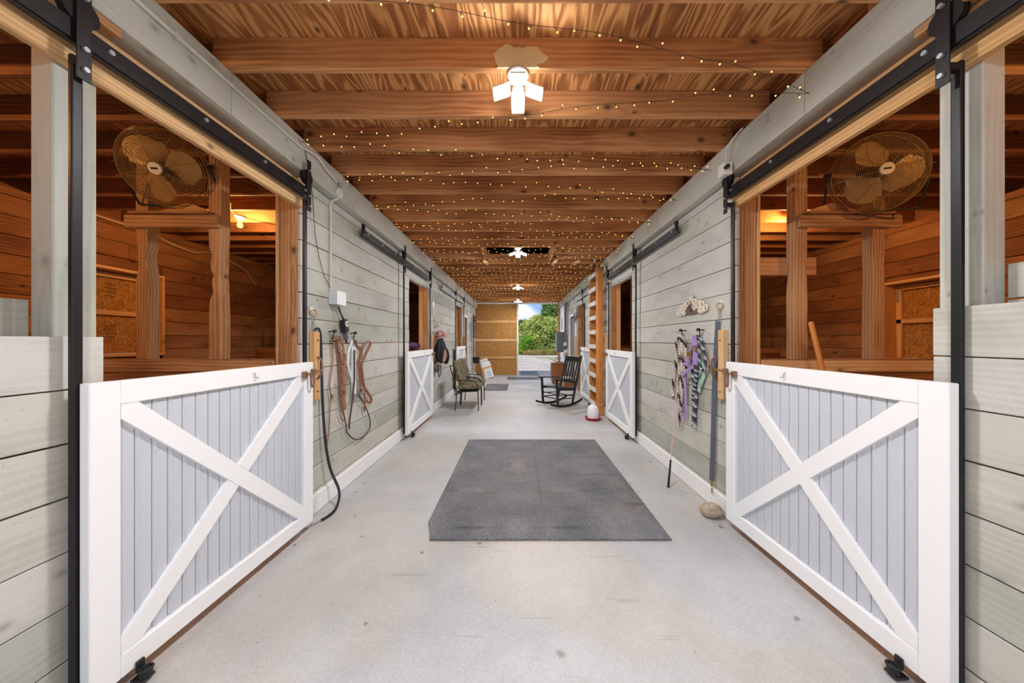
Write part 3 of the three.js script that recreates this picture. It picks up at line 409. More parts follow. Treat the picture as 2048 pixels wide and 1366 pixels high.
// ---------------------------------------------------------------- fairy lights zigzagging under the joists
{
  const stops = [[-1, 1.36, 3.06], [1, 1.9, 2.93]]; let d = 2.56, s = -1; while (d < 13.4) { stops.push([s, d, s < 0 ? 3.05 : 2.98]); s = -s; d += rr(0.27, 0.4); }
  const names = ['nearest the camera', 'past the first lamp', 'over the wall hooks', 'before the loft hatch', 'under the loft hatch', 'past the loft hatch', 'over the patio chairs', 'over the far half doors', 'nearest the far doorway'], per = 4;
  for (let k = 0, n = 0; k < stops.length - 1; k += per, n++) {
    const seg = stops.slice(k, k + per + 1); if (seg.length < 2) break;
    const g = thing('string_lights', `strand of tiny warm fairy lights ${names[Math.min(n, names.length - 1)]}`, 'fairy lights', [0, 0, 0], { group: 'fairy light strands' });
    const wires = [], bulbs = [], sock = []; 
    for (let i = 0; i < seg.length - 1; i++) {
      const [sa, da, ya] = seg[i], [sb, db, yb] = seg[i + 1], mid = rr(3.0, 3.06), bow = rr(-0.08, 0.08), pts = []; for (let t = 0; t <= 8; t++) { const q = t / 8; pts.push([lerp(sa * 1.69, sb * 1.69, q), lerp(ya, yb, q) * (1 - 4 * q * (1 - q)) + mid * 4 * q * (1 - q) + (t % 2 && t > 0 ? 0.02 : 0), -(lerp(da, db, q) + bow * 4 * q * (1 - q))]); }
      const c = new THREE.CatmullRomCurve3(pts.map(v3)); wires.push(new THREE.TubeGeometry(c, 40, 0.0016, 4, false));
      const nb = 30; for (let b = 0; b < nb; b++) { const p = c.getPointAt((b + 0.5) / nb), a = rng() * 6.283, len = 0.022, q = p.clone().add(new THREE.Vector3(Math.cos(a) * 0.5, -0.3 + Math.sin(a), Math.sin(a * 1.7) * 0.5).normalize().multiplyScalar(len)); if (q.y > JB - 0.008) q.y = JB - 0.008; sock.push(rod(p, q, 0.0022, 4)); bulbs.push(tf(new THREE.IcosahedronGeometry(0.0042, 1), q.x, q.y, q.z)); }
    }
    part(g, 'wire', merge([...wires, ...sock]), M.wire); const b = part(g, 'tiny_bulbs', merge(bulbs), M.fairy); b.userData.kind = 'stuff';
  }
}
// ---------------------------------------------------------------- drum fans
function fan(label, pos, normal, spin, badgeTint) {
  const g = thing('drum_fan', label, 'fan', pos, { group: 'wire cage fans above the stall partitions' });
  g.quaternion.setFromUnitVectors(new THREE.Vector3(0, 0, 1), new THREE.Vector3(...normal).normalize());
  const R = 0.29, w = 0.0019, front = [], rear = [], prof = (r) => 0.085 * Math.sqrt(Math.max(0, 1 - (r / R) ** 2.6)), circ = (r, z, t) => tf(new THREE.TorusGeometry(r, t, 4, 56), 0, 0, z);
  for (let i = 0; i < 22; i++) { const r = 0.05 + (R - 0.05) * i / 21; front.push(circ(r, 0.03 + prof(r), w)); if (i % 2) rear.push(circ(r, -0.03 - prof(r) * 1.2, w)); }
  for (let i = 0; i < 8; i++) { const a = i / 8 * 6.283 + 0.2, pts = [], pr = []; for (let k = 0; k <= 8; k++) { const r = 0.04 + (R - 0.04) * k / 8; pts.push([Math.cos(a) * r, Math.sin(a) * r, 0.028 + prof(r)]); pr.push([Math.cos(a) * r, Math.sin(a) * r, -0.028 - prof(r) * 1.2]); } front.push(tube(pts, 0.0026, 16, 4)); rear.push(tube(pr, 0.0026, 16, 4)); }
  part(g, 'front_cage', merge([...front, circ(R, 0.03, 0.004)]), M.fanWire); part(g, 'rear_cage', merge([...rear, circ(R, -0.03, 0.004)]), M.fanWire);
  part(g, 'rim_band', new THREE.CylinderGeometry(R + 0.003, R + 0.003, 0.012, 64, 1, true).rotateX(Math.PI / 2), Object.assign(M.fanWire.clone(), { side: THREE.DoubleSide }));
  const badge = part(g, 'badge', tf(cyl(0.042, 0.044, 0.012, 32), 0, 0, 0.118, Math.PI / 2), std({ color: badgeTint, roughness: 0.4 })); part(badge, 'badge_print', new RoundedBoxGeometry(0.045, 0.014, 0.002, 1, 0.0006), M.motor, [0, 0, 0.1245]);
  const bl = [], nU = 10, nV = 8;
  for (let b = 0; b < 3; b++) { // broad, twisted blade
    const P = [], I = []; for (let i = 0; i <= nU; i++) for (let j = 0; j <= nV; j++) { const u = i / nU, v = j / nV - 0.5, r = 0.05 + 0.205 * u, wd = 0.06 + 0.225 * Math.sin(Math.min(1, u * 1.15) * 1.75) * (u < 0.9 ? 1 : 0.9), a = spin + b * 2.094 + v * wd / r * 1.0 + 0.25 * u, rad = r * (1 - 0.18 * Math.abs(v) ** 2 * (u > 0.7 ? 4 : 1)); P.push(Math.cos(a) * rad, Math.sin(a) * rad, 0.02 + v * (0.10 - 0.02 * u) + 0.015 * (1 - 4 * v * v)); }
    for (let i = 0; i < nU; i++) for (let j = 0; j < nV; j++) { const a = i * (nV + 1) + j; I.push(a, a + nV + 1, a + 1, a + 1, a + nV + 1, a + nV + 2); }
    const q = new THREE.BufferGeometry(); q.setAttribute('position', new THREE.Float32BufferAttribute(P, 3)); q.setIndex(I); q.computeVertexNormals(); const m = M.fanBlade; m.side = THREE.DoubleSide; part(g, 'blade', q, m);
  }
  part(g, 'hub', tf(cyl(0.05, 0.055, 0.07, 24), 0, 0, 0.02, Math.PI / 2), M.motor); part(g, 'motor', tf(new RoundedBoxGeometry(0.15, 0.15, 0.14, 4, 0.05), 0, 0, -0.09), M.motor);
  // yoke stand
  part(g, 'yoke', merge([tube([[-R - 0.012, 0.03, 0], [-R - 0.014, -0.1, -0.01], [-R - 0.006, -R * 0.95, -0.05]], 0.009, 20, 6), tube([[R + 0.012, 0.03, 0], [R + 0.014, -0.1, -0.01], [R + 0.006, -R * 0.95, -0.05]], 0.009, 20, 6), rod([-R, -R * 0.95, -0.05], [R, -R * 0.95, -0.05], 0.009), tf(cyl(0.014, 0.014, 0.05, 10), -R - 0.012, 0.03, 0, 0, 0, Math.PI / 2), tf(cyl(0.014, 0.014, 0.05, 10), R + 0.012, 0.03, 0, 0, 0, Math.PI / 2)]), M.black);
  return g;
}
fan('wire cage fan on the wooden ledge over the left stall', [-2.79, 2.86, -2.60], [0.22, -0.42, 0.88], 2.0, 0xe6e2da);
fan('wire cage fan on the wooden ledge over the right stall', [2.80, 2.80, -2.56], [-0.36, -0.12, 0.95], 1.75, 0xe8d9b8);

// ---------------------------------------------------------------- mats
function mat(label, x0, x1, d0, d1, cut, y = 0.001) {
  const s = new THREE.Shape(); if (cut) { s.moveTo(x0 + 0.075, d0); s.lineTo(x1, d0); s.lineTo(x1, d1); s.lineTo(x0, d1); s.lineTo(x0, d0 + 0.235); s.quadraticCurveTo(x0 + 0.045, d0 + 0.13, x0 + 0.075, d0); } else { s.moveTo(x0, d0); s.lineTo(x1, d0); s.lineTo(x1, d1); s.lineTo(x0, d1); }
  const g = new THREE.ExtrudeGeometry(s, { depth: 0.01, bevelEnabled: true, bevelThickness: 0.003, bevelSize: 0.003, bevelOffset: -0.003, bevelSegments: 2 }).rotateX(-Math.PI / 2); const m = new THREE.Mesh(g, M.rubber); m.name = numbered('rubber_mat'); m.position.y = y + 0.003; tag(m, label, 'mat', { group: 'black rubber floor mats' }); scene.add(m); return m;
}
mat('dark rubber mat with the cut corner, nearest left of the four', -0.735, 0.2125, 2.454, 3.7128, true); mat('dark rubber mat, nearest right of the four', 0.2155, 1.15, 2.454, 3.7128); mat('dark rubber mat, far left of the block of four', -0.735, 0.2125, 3.7140, 4.92); mat('dark rubber mat, far right of the block of four', 0.2155, 1.15, 3.7140, 4.92);
mat('dark rubber mat on the floor beyond the patio chairs', -1.05, -0.32, 9.8, 11.2); mat('dark rubber mat just inside the far doorway', -0.42, 0.92, 12.55, 13.4); mat('dark rubber mat lying outside the far doorway', 0.12, 0.95, 14.1, 16.6, false, -0.058);

// ---------------------------------------------------------------- ladder to the loft
{
  const g = thing('loft_ladder', 'orange wooden post ladder with pale rungs against the right wall', 'ladder');
  const mk = (x0, x1, d0, d1) => beam(g, 'ladder_post', M.cedar, x0, x1, 0, 3.09, d0, d1, 'y', 0.02);
  mk(1.585, 1.715, 6.56, 6.69); beam(g, 'ladder_post', M.cedar, 1.6, 1.74, 0, 3.09, 7.3, 7.34, 'y', 0.004);
  for (let i = 0; i < 11; i++) beam(g, 'rung', M.offwhite, 1.565, 1.60, 0.14 + i * 0.298, 0.225 + i * 0.298, 6.70, 7.32, 'z', 0.004);
  const cord = part(g, 'tie_cord', tube([[1.59, 0.24, -6.55], [1.6, 0.235, -6.53], [1.67, 0.22, -6.535], [1.72, 0.235, -6.56]], 0.006), M.cordWhite);
}
// ---------------------------------------------------------------- chicken waterer
{
  const d = 6.22, x = 1.42, g = thing('poultry_waterer', 'white and red poultry waterer on the floor by the ladder', 'waterer', [x, 0, -d]);
  part(g, 'tray', new THREE.LatheGeometry([[0, 0.004], [0.135, 0.004], [0.15, 0.05], [0.145, 0.052], [0.128, 0.014], [0, 0.014]].map((p) => new THREE.Vector2(...p)), 40), M.red);
  part(g, 'jug', new THREE.LatheGeometry([[0.1, 0.014], [0.102, 0.16], [0.094, 0.22], [0.07, 0.265], [0.03, 0.285], [0, 0.287]].map((p) => new THREE.Vector2(...p)), 36), M.jug);
  part(g, 'handle_knob', new THREE.LatheGeometry([[0, 0.31], [0.014, 0.308], [0.016, 0.296], [0.01, 0.286]].map((p) => new THREE.Vector2(...p)), 16), M.jug);
}
// ---------------------------------------------------------------- rocking chair
{
  const g = thing('rocking_chair', 'black slatted wooden rocking chair on the concrete floor', 'rocking chair', [0.93, 0, -7.62]); g.rotation.y = -0.98;
  const B = M.blackPaint, bar = (nm, a, b, sx, sz, mat = B) => { const A = v3(a), Q = v3(b), L = A.distanceTo(Q), m = part(g, nm, cbox(sx, L, sz, 0.005, 'y'), mat); m.position.copy(A).add(Q).multiplyScalar(0.5); m.quaternion.setFromUnitVectors(new THREE.Vector3(0, 1, 0), Q.clone().sub(A).normalize()); return m; };
  for (const s of [-1, 1]) {
    const x = s * 0.265, arc = new THREE.Shape(), R = 1.25, pts = []; for (let i = 0; i <= 20; i++) { const a = lerp(-0.36, 0.42, i / 20); pts.push([-Math.sin(a) * R, R - Math.cos(a) * R]); }
    pts.forEach(([px, py], i) => i ? arc.lineTo(px, py) : arc.moveTo(px, py)); pts.slice().reverse().forEach(([px, py]) => arc.lineTo(px, py + 0.042));
    part(g, 'rocker', new THREE.ExtrudeGeometry(arc, { depth: 0.028, bevelEnabled: true, bevelThickness: 0.003, bevelSize: 0.003, bevelSegments: 1 }), B, [x - 0.014, 0.003, 0], [0, -Math.PI / 2, 0]).position.set(x + 0.014, 0.003, 0);
    bar('front_leg', [x, 0.065, 0.235], [x, 0.635, 0.27], 0.045, 0.045); bar('back_post', [x, 0.055, -0.2], [s * 0.25, 1.15, -0.50], 0.042, 0.042);
    bar('armrest', [s * 0.28, 0.648, 0.35], [s * 0.275, 0.605, -0.34], 0.085, 0.022).rotateY(0);
    for (const y of [0.19, 0.27]) bar('side_stretcher', [x, y + 0.01, 0.245], [x, y - 0.015, -0.235], 0.02, 0.02);
    bar('seat_rail', [x, 0.415, 0.255], [x, 0.375, -0.28], 0.024, 0.05);
  }
  for (const y of [0.2, 0.3]) bar('front_stretcher', [-0.26, y, 0.25], [0.26, y, 0.25], 0.02, 0.02); bar('front_stretcher', [-0.26, 0.22, -0.24], [0.26, 0.22, -0.24], 0.02, 0.02);
  for (let i = 0; i < 7; i++) bar('seat_slat', [-0.27, 0.445 - i * 0.008 - (i === 3 ? 0.004 : 0), 0.25 - i * 0.083], [0.27, 0.445 - i * 0.008 - (i === 3 ? 0.004 : 0), 0.25 - i * 0.083], 0.016, 0.074);
  const bp = (y) => -0.2 - (y - 0.055) * 0.274; bar('top_rail', [-0.25, 1.06, bp(1.06)], [0.25, 1.06, bp(1.06)], 0.13, 0.022).rotateX(0); bar('lower_rail', [-0.25, 0.54, bp(0.54)], [0.25, 0.54, bp(0.54)], 0.06, 0.022);
  for (let i = 0; i < 5; i++) { const x = -0.17 + i * 0.085; bar('back_slat', [x, 0.56, bp(0.56)], [x, 1.02, bp(1.02)], 0.05, 0.012); }
}
// ---------------------------------------------------------------- two patio armchairs with cushions
function cushion(label, w, h, t, pos, rot) { // soft block with pinched edges
  const g = new RoundedBoxGeometry(w, h, t, 7, Math.min(t, h) * 0.42), p = g.attributes.position; for (let i = 0; i < p.count; i++) { const x = p.getX(i) / w * 2, y = p.getY(i) / h * 2, z = p.getZ(i) / t * 2, e = (1 - 0.35 * Math.max(x * x, y * y) ** 2); p.setZ(i, p.getZ(i) * e + 0.008 * fbm(x * 2 + pos[2], y * 2, 5)); p.setX(i, p.getX(i) + 0.01 * (fbm(y * 2, z * 2 + pos[2], 8) - 0.5)); } g.computeVertexNormals();
  const u = g.attributes.uv; for (let i = 0; i < u.count; i++) u.setXY(i, p.getX(i) + p.getZ(i), p.getY(i));
  const m = new THREE.Mesh(g, M.shelfFabric); m.name = numbered('chair_cushion'); m.position.set(...pos); m.rotation.set(...rot); tag(m, label, 'cushion', { group: 'olive patio cushions' }); scene.add(m); const pip = []; for (const s of [-1, 1]) pip.push(tf(cyl(0.006, 0.006, w * 0.86, 8), 0, s * h * 0.485, 0, 0, 0, Math.PI / 2)); part(m, 'piping', merge(pip), M.shelfFabric);
}
[['near', 7.0, 'nearest the camera'], ['far', 7.68, 'farther from the camera']].forEach(([w, d, txt]) => {
  const g = thing('patio_chair', `metal patio armchair against the left wall, ${txt}`, 'chair', [-1.08, 0, -(d + 0.27)], { group: 'patio chairs' }); // local: seat faces +x
  const T = (nm, pts, r = 0.011) => part(g, nm, tube(pts, r, 28, 8), M.bronze);
  for (const s of [-1, 1]) { const z = s * 0.28; T('front_leg', [[0.235, 0, z], [0.232, 0.25, z], [0.225, 0.42, z]]); T('back_leg', [[-0.255, 0, z], [-0.24, 0.2, z], [-0.22, 0.40, z]]); T('armrest', [[-0.33, 0.68, z], [-0.2, 0.655, z], [0.08, 0.64, z], [0.19, 0.59, z], [0.225, 0.5, z], [0.225, 0.42, z]], 0.012); T('back_post', [[-0.22, 0.40, z], [-0.29, 0.66, z], [-0.37, 0.95, z]]); }
  part(g, 'seat_frame', merge([rod([0.225, 0.42, -0.28], [0.225, 0.42, 0.28], 0.011), rod([-0.22, 0.4, -0.28], [-0.22, 0.4, 0.28], 0.011), rod([0.225, 0.42, 0.28], [-0.22, 0.4, 0.28], 0.011), rod([0.225, 0.42, -0.28], [-0.22, 0.4, -0.28], 0.011), cbox(0.44, 0.006, 0.54, 0.001).clone().rotateZ(0.045).translate(0, 0.412, 0)]), M.bronze); part(g, 'back_frame', merge([rod([-0.37, 0.95, -0.28], [-0.37, 0.95, 0.28], 0.011), rod([-0.29, 0.66, -0.28], [-0.29, 0.66, 0.28], 0.008)]), M.bronze);
  cushion(`olive seat cushion on the patio chair ${txt}`, 0.51, 0.54, 0.13, [-1.06, 0.495, -(d + 0.27)], [-Math.PI / 2, 0, 0]); cushion(`olive back cushion on the patio chair ${txt}`, 0.52, 0.56, 0.14, [-1.08 - 0.215, 0.80, -(d + 0.27)], [0, Math.PI / 2, 0]);
  const bc = scene.children[scene.children.length - 1]; bc.rotation.set(0, 0, 0); bc.quaternion.setFromEuler(new THREE.Euler(0, 0, 0.27)).multiply(new THREE.Quaternion().setFromAxisAngle(new THREE.Vector3(0, 1, 0), Math.PI / 2));
});
// ---------------------------------------------------------------- left wall: conduit, switch box, timer
const N = (side) => [-side, 0, 0];
{
  const g = thing('wall_conduit', 'painted electrical conduit running down the left wall to the box', 'conduit'); const X = -(WALL - 0.014), d = 3.1;
  part(g, 'pipe', merge([rod([X, 1.97, -d], [X, 2.72, -d], 0.0115, 12), tube([[X, 2.72, -d], [X, 2.80, -d], [-1.69, 2.86, -d], [-1.685, 2.93, -d]], 0.0115, 16, 12)]), M.paintPipe); for (const y of [2.12, 2.66]) part(g, 'pipe_strap', cbox(0.014, 0.02, 0.05, 0.002), M.paintPipe, [X + 0.006, y, -d]); part(g, 'junction_disc', tf(cyl(0.045, 0.045, 0.014, 24), -1.692, 2.90, -d - 0.01, 0, 0, Math.PI / 2), M.offwhite); part(g, 'fitting', tf(cyl(0.02, 0.02, 0.05, 12), -1.685, 2.965, -d), M.galv);
  const h = thing('header_conduit', 'thin painted conduit running along the left header beam', 'conduit'); part(h, 'pipe', rod([-1.69, 3.008, 0.9], [-1.69, 3.008, -2.56], 0.0115, 10), M.paintPipe); for (const q of [0.4, 1.62]) part(h, 'pipe_strap', cbox(0.006, 0.036, 0.022, 0.001), M.paintPipe, [-1.678, 3.0, -q]);
  part(h, 'cable', tube([[-1.69, 3.008, -2.56], [-1.67, 3.03, -2.72], [-1.675, 2.995, -2.88], [-1.685, 2.97, -3.05]], 0.008, 24), M.cordWhite);
  const b = thing('switch_box', 'pale metal electrical box on the left wall', 'box', [-(WALL - 0.042), 1.905, -3.16]); part(b, 'body', new RoundedBoxGeometry(0.08, 0.125, 0.15, 2, 0.004), M.tin); part(b, 'lid', new RoundedBoxGeometry(0.006, 0.13, 0.156, 2, 0.002), M.white, [0.044, 0, 0]);
  const c = thing('hanging_wire', 'thin dark wire drooping from the left header to the electrical box', 'wire'); part(c, 'strand', tube([[-1.69, 3.03, -2.6], [-1.71, 2.75, -2.72], [-1.765, 2.4, -2.86], [-1.77, 2.12, -2.98], [-1.77, 1.972, -3.12]], 0.003, 40), M.wire);
  const t = thing('outlet_timer', 'black plug timer hanging on a cord below the electrical box', 'timer', [-(WALL - 0.045), 1.645, -3.29]); t.rotation.x = 0.22;
  part(t, 'body', new RoundedBoxGeometry(0.05, 0.13, 0.075, 3, 0.008), M.black); const dl = part(t, 'dial', tf(cyl(0.03, 0.03, 0.008, 28), 0.028, 0.022, 0, 0, 0, Math.PI / 2), M.offwhite); part(dl, 'dial_knob', tf(cyl(0.014, 0.014, 0.012, 20), 0.034, 0.022, 0, 0, 0, Math.PI / 2), M.steel); part(t, 'socket', new RoundedBoxGeometry(0.035, 0.08, 0.04, 3, 0.006), M.webGrey, [0, -0.1, 0.0]); part(t, 'plug_tip', tf(cyl(0.012, 0.006, 0.05, 12), 0, -0.16, 0), M.black);
  part(t, 'cord', merge([tube([[0, 0.06, 0.01], [-0.005, 0.12, 0.03], [-0.01, 0.2, 0.06]], 0.006, 16), tube([[0, 0.06, -0.01], [-0.005, 0.12, 0.02], [-0.01, 0.2, 0.05]], 0.005, 16)]), M.black);
}
// cross ties, latch boards and rings beside both near doors
for (const side of [-1, 1]) {
  const w = side < 0 ? 'left' : 'right', X = (o) => side * (WALL - o), d = side < 0 ? 2.83 : 2.87;
  const lb = thing('latch_board', `upright blond wood latch board beside the ${w} foreground door`, 'board', [0, 0, 0], { group: 'latch boards' }); beam(lb, 'plank', M.fresh, X(0.002), X(0.05), side < 0 ? 0.985 : 1.0, side < 0 ? 1.575 : 1.59, side < 0 ? 2.80 : 2.78, side < 0 ? 2.875 : 2.85, 'y', 0.004); for (const y of [1.06, 1.5]) part(lb, 'screw', tf(cyl(0.007, 0.007, 0.005, 10), X(0.052), y, -(side < 0 ? 2.84 : 2.815), 0, 0, Math.PI / 2), M.nail);
  part(lb, 'latch_keeper', tube([[X(0.055), 1.36, -(d + 0.0)], [X(0.085), 1.33, -d - 0.005], [X(0.095), 1.26, -d], [X(0.085), 1.2, -d + 0.005], [X(0.055), 1.17, -d]], 0.009, 28), M.rusty);
  const e = thing('eye_ring', `brass ring and snap hook screwed to the ${w} wall`, 'ring'); const ry = side < 0 ? 1.735 : 1.80;
  part(e, 'ring_plate', cbox(0.006, 0.05, 0.045, 0.002), M.offwhite, [X(0.004), ry + 0.03, -(d - 0.0)]); part(e, 'ring', tf(ring(0.028, 0.0045, 24), X(0.02), ry, -d, 0, Math.PI / 2 + 0.5 * side), M.brass); part(e, 'swivel_snap', merge([tf(ring(0.016, 0.004, 16), X(0.022), ry - 0.042, -d, 0, 0.4), rod([X(0.022), ry - 0.055, -d], [X(0.022), ry - 0.1, -d], 0.007), tf(ring(0.018, 0.004, 16), X(0.022), ry - 0.115, -d, 0, Math.PI / 2)]), M.steel);
}
{
  const g = thing('cross_tie_strap', 'black webbing cross tie hanging from the left ring to the floor', 'strap'); const P = [[-1.76, 1.60, -2.835], [-1.75, 1.57, -2.90], [-1.745, 1.2, -2.915], [-1.74, 0.95, -2.92], [-1.72, 0.6, -2.93], [-1.70, 0.34, -2.97], [-1.62, 0.14, -2.97], [-1.58, 0.05, -2.86], [-1.60, 0.016, -2.79], [-1.63, 0.010, -2.71]];
  part(g, 'webbing', ribbon(P, 0.024, 0.005, [0.9, 0.2, 0.35], 70), M.webBlack); const ch = []; for (let i = 0; i < 6; i++) ch.push(tf(ring(0.012, 0.003, 12), -1.635 - i * 0.012, 0.012, -2.70 + i * 0.022, i % 2 ? Math.PI / 2 : 0.5, 0.4)); part(g, 'end_chain', merge(ch), M.steel);
  const r = thing('cross_tie_strap', 'grey webbing cross tie hanging straight down from the right ring', 'strap'); part(r, 'webbing', ribbon([[WALL - 0.026, 1.675, -2.885], [WALL - 0.03, 1.45, -2.90], [WALL - 0.034, 1.05, -2.925], [WALL - 0.04, 0.55, -2.935], [WALL - 0.045, 0.24, -2.945]], 0.04, 0.005, [-0.75, 0, 0.65], 40), M.webGrey); part(r, 'keeper', cbox(0.02, 0.03, 0.05, 0.003), M.brass, [WALL - 0.034, 1.24, -2.915]); part(r, 'swivel_snap', merge([rod([WALL - 0.045, 0.24, -2.945], [WALL - 0.045, 0.19, -2.946], 0.009), tf(ring(0.02, 0.005, 18), WALL - 0.045, 0.155, -2.946, 0, 1.0)]), M.brass);
}
// tack hooks
function hook(side, d, y, label) { const g = thing('tack_hook', label, 'hook', [side * WALL, y, -d], { group: 'tack hooks' }); const s = -side; part(g, 'nail_bar', merge([tf(cyl(0.006, 0.006, 0.06, 10), s * 0.03, 0, 0, 0, 0, Math.PI / 2), tube([[s * 0.05, -0.002, 0], [s * 0.045, -0.05, 0.004], [s * 0.05, -0.085, 0.01], [s * 0.07, -0.095, 0.012], [s * 0.08, -0.08, 0.012]], 0.005)]), M.iron); part(g, 'hook_head', new RoundedBoxGeometry(0.014, 0.03, 0.05, 2, 0.005), M.iron, [s * 0.06, 0.004, 0]); }
hook(-1, 3.09, 1.584, 'black tack hook on the left wall, nearer of the two'); hook(-1, 3.48, 1.577, 'black tack hook on the left wall, farther of the two'); hook(1, 3.14, 1.60, 'black tack hook on the right wall, nearer of the two'); hook(1, 3.48, 1.604, 'black tack hook on the right wall, farther of the two');
{ // left tack
  const L = (l, o) => onWall(-1, l, o), n = [1, 0, 0.3];
  const a = thing('bridle', 'thin braided tan leather bridle on the nearer left hook', 'bridle'); part(a, 'cheek_strap', tube(L([[3.09, 1.52], [3.139, 1.49], [3.10, 1.414], [3.108, 1.319], [3.077, 1.181], [3.053, 1.079], [3.077, 0.971], [3.057, 0.847], [3.047, 0.699], [3.027, 0.578], [2.988, 0.533]], 0.03), 0.0075, 70, 6), M.leatherTan); part(a, 'buckle', tf(ring(0.016, 0.004), -1.745, 0.975, -3.075, 0, Math.PI / 2), M.leatherDark);
  part(a, 'crown_strap', ribbon(L([[3.08, 1.50], [3.12, 1.535], [3.18, 1.535], [3.21, 1.50]], 0.05), 0.022, 0.006, n), M.leather);
  const b = thing('breast_collar', 'scalloped tan leather breast collar with buckles on the left wall', 'tack'); part(b, 'main_strap', ribbon(L([[3.20, 1.51], [3.19, 1.484], [3.215, 1.362], [3.231, 1.238], [3.244, 1.114], [3.249, 0.991], [3.26, 0.89], [3.283, 0.786]], 0.03), 0.034, 0.007, n, 60), M.leather); part(b, 'second_strap', ribbon(L([[3.225, 1.53], [3.285, 1.41], [3.30, 1.209], [3.305, 1.05], [3.30, 0.93], [3.33, 0.80]], 0.036), 0.024, 0.006, n, 50), M.leatherTan);
  for (const [d, y] of [[3.215, 1.435], [3.27, 1.323], [3.293, 1.209], [3.302, 1.108]]) { const m = part(b, 'scallop', tf(new THREE.TorusGeometry(0.042, 0.0065, 6, 24), 0, 0, 0, 0, Math.PI / 2), M.leatherTan, [-(WALL - 0.045), y, -d]); m.scale.set(1, 1.15, 1); }
  for (const d of [3.235, 3.29]) part(b, 'buckle', new RoundedBoxGeometry(0.014, 0.045, 0.035, 2, 0.004), M.rusty, [-(WALL - 0.045), 0.985, -d]); part(b, 'tie_end', tube(L([[3.283, 0.79], [3.24, 0.74], [3.29, 0.70], [3.33, 0.67]], 0.035), 0.006), M.leatherTan);
  const c = thing('rein', 'dark leather rein looping low on the left wall', 'rein'); part(c, 'strap', tube(L([[3.29, 0.80], [3.342, 0.646], [3.378, 0.547], [3.519, 0.441], [3.686, 0.405], [3.87, 0.453], [3.886, 0.566], [3.776, 0.736], [3.657, 0.857], [3.58, 0.926], [3.54, 1.0]], 0.03), 0.007, 90, 6), M.leatherDark); part(c, 'twisted_end', tube(L([[3.48, 1.40], [3.479, 1.113], [3.454, 0.958], [3.416, 0.796], [3.378, 0.676], [3.371, 0.588]], 0.05), 0.0085, 60, 5), M.leatherDark);
  const w = thing('girth', 'white webbing girth hanging on the farther left hook', 'tack'); part(w, 'loop', tube(L([[3.472, 1.5], [3.396, 1.38], [3.386, 1.239], [3.446, 1.129], [3.492, 1.018], [3.519, 0.93]], 0.03), 0.013, 60, 8), M.webWhite); part(w, 'band', ribbon(L([[3.51, 1.5], [3.515, 1.349], [3.51, 1.216], [3.506, 1.083], [3.524, 0.9]], 0.025), 0.06, 0.009, n, 40), M.webWhite); part(w, 'buckle', new RoundedBoxGeometry(0.014, 0.04, 0.06, 2, 0.004), M.steel, [-(WALL - 0.035), 0.905, -3.524]);
  const h = thing('headstall', 'chestnut leather headstall with curled loops on the left wall', 'headstall'); part(h, 'loop_strap', ribbon(L([[3.615, 1.30], [3.66, 1.43], [3.776, 1.478], [3.854, 1.463], [3.74, 1.35], [3.634, 1.233], [3.657, 1.121], [3.686, 0.992], [3.776, 0.908], [3.87, 0.82], [3.854, 0.771], [3.745, 0.806]], 0.05), 0.03, 0.007, [1, 0.2, 0.5], 100), M.leather); part(h, 'cheek_strap', ribbon(L([[3.492, 1.495], [3.546, 1.441], [3.629, 1.378], [3.587, 1.237], [3.615, 1.07], [3.629, 0.931]], 0.045), 0.03, 0.007, n, 50), M.leather); part(h, 'hanging_end', ribbon(L([[3.686, 1.02], [3.701, 0.849], [3.695, 0.70]], 0.055), 0.022, 0.006, n), M.leather); part(h, 'bit', merge([tf(ring(0.035, 0.006, 20), -1.735, 0.945, -3.6, 0.3, Math.PI / 2 - 0.5), tf(ring(0.03, 0.006, 20), -1.73, 0.93, -3.66, 0, Math.PI / 2 + 0.6), rod([-1.735, 0.93, -3.58], [-1.73, 0.91, -3.68], 0.008)]), M.steel);
}
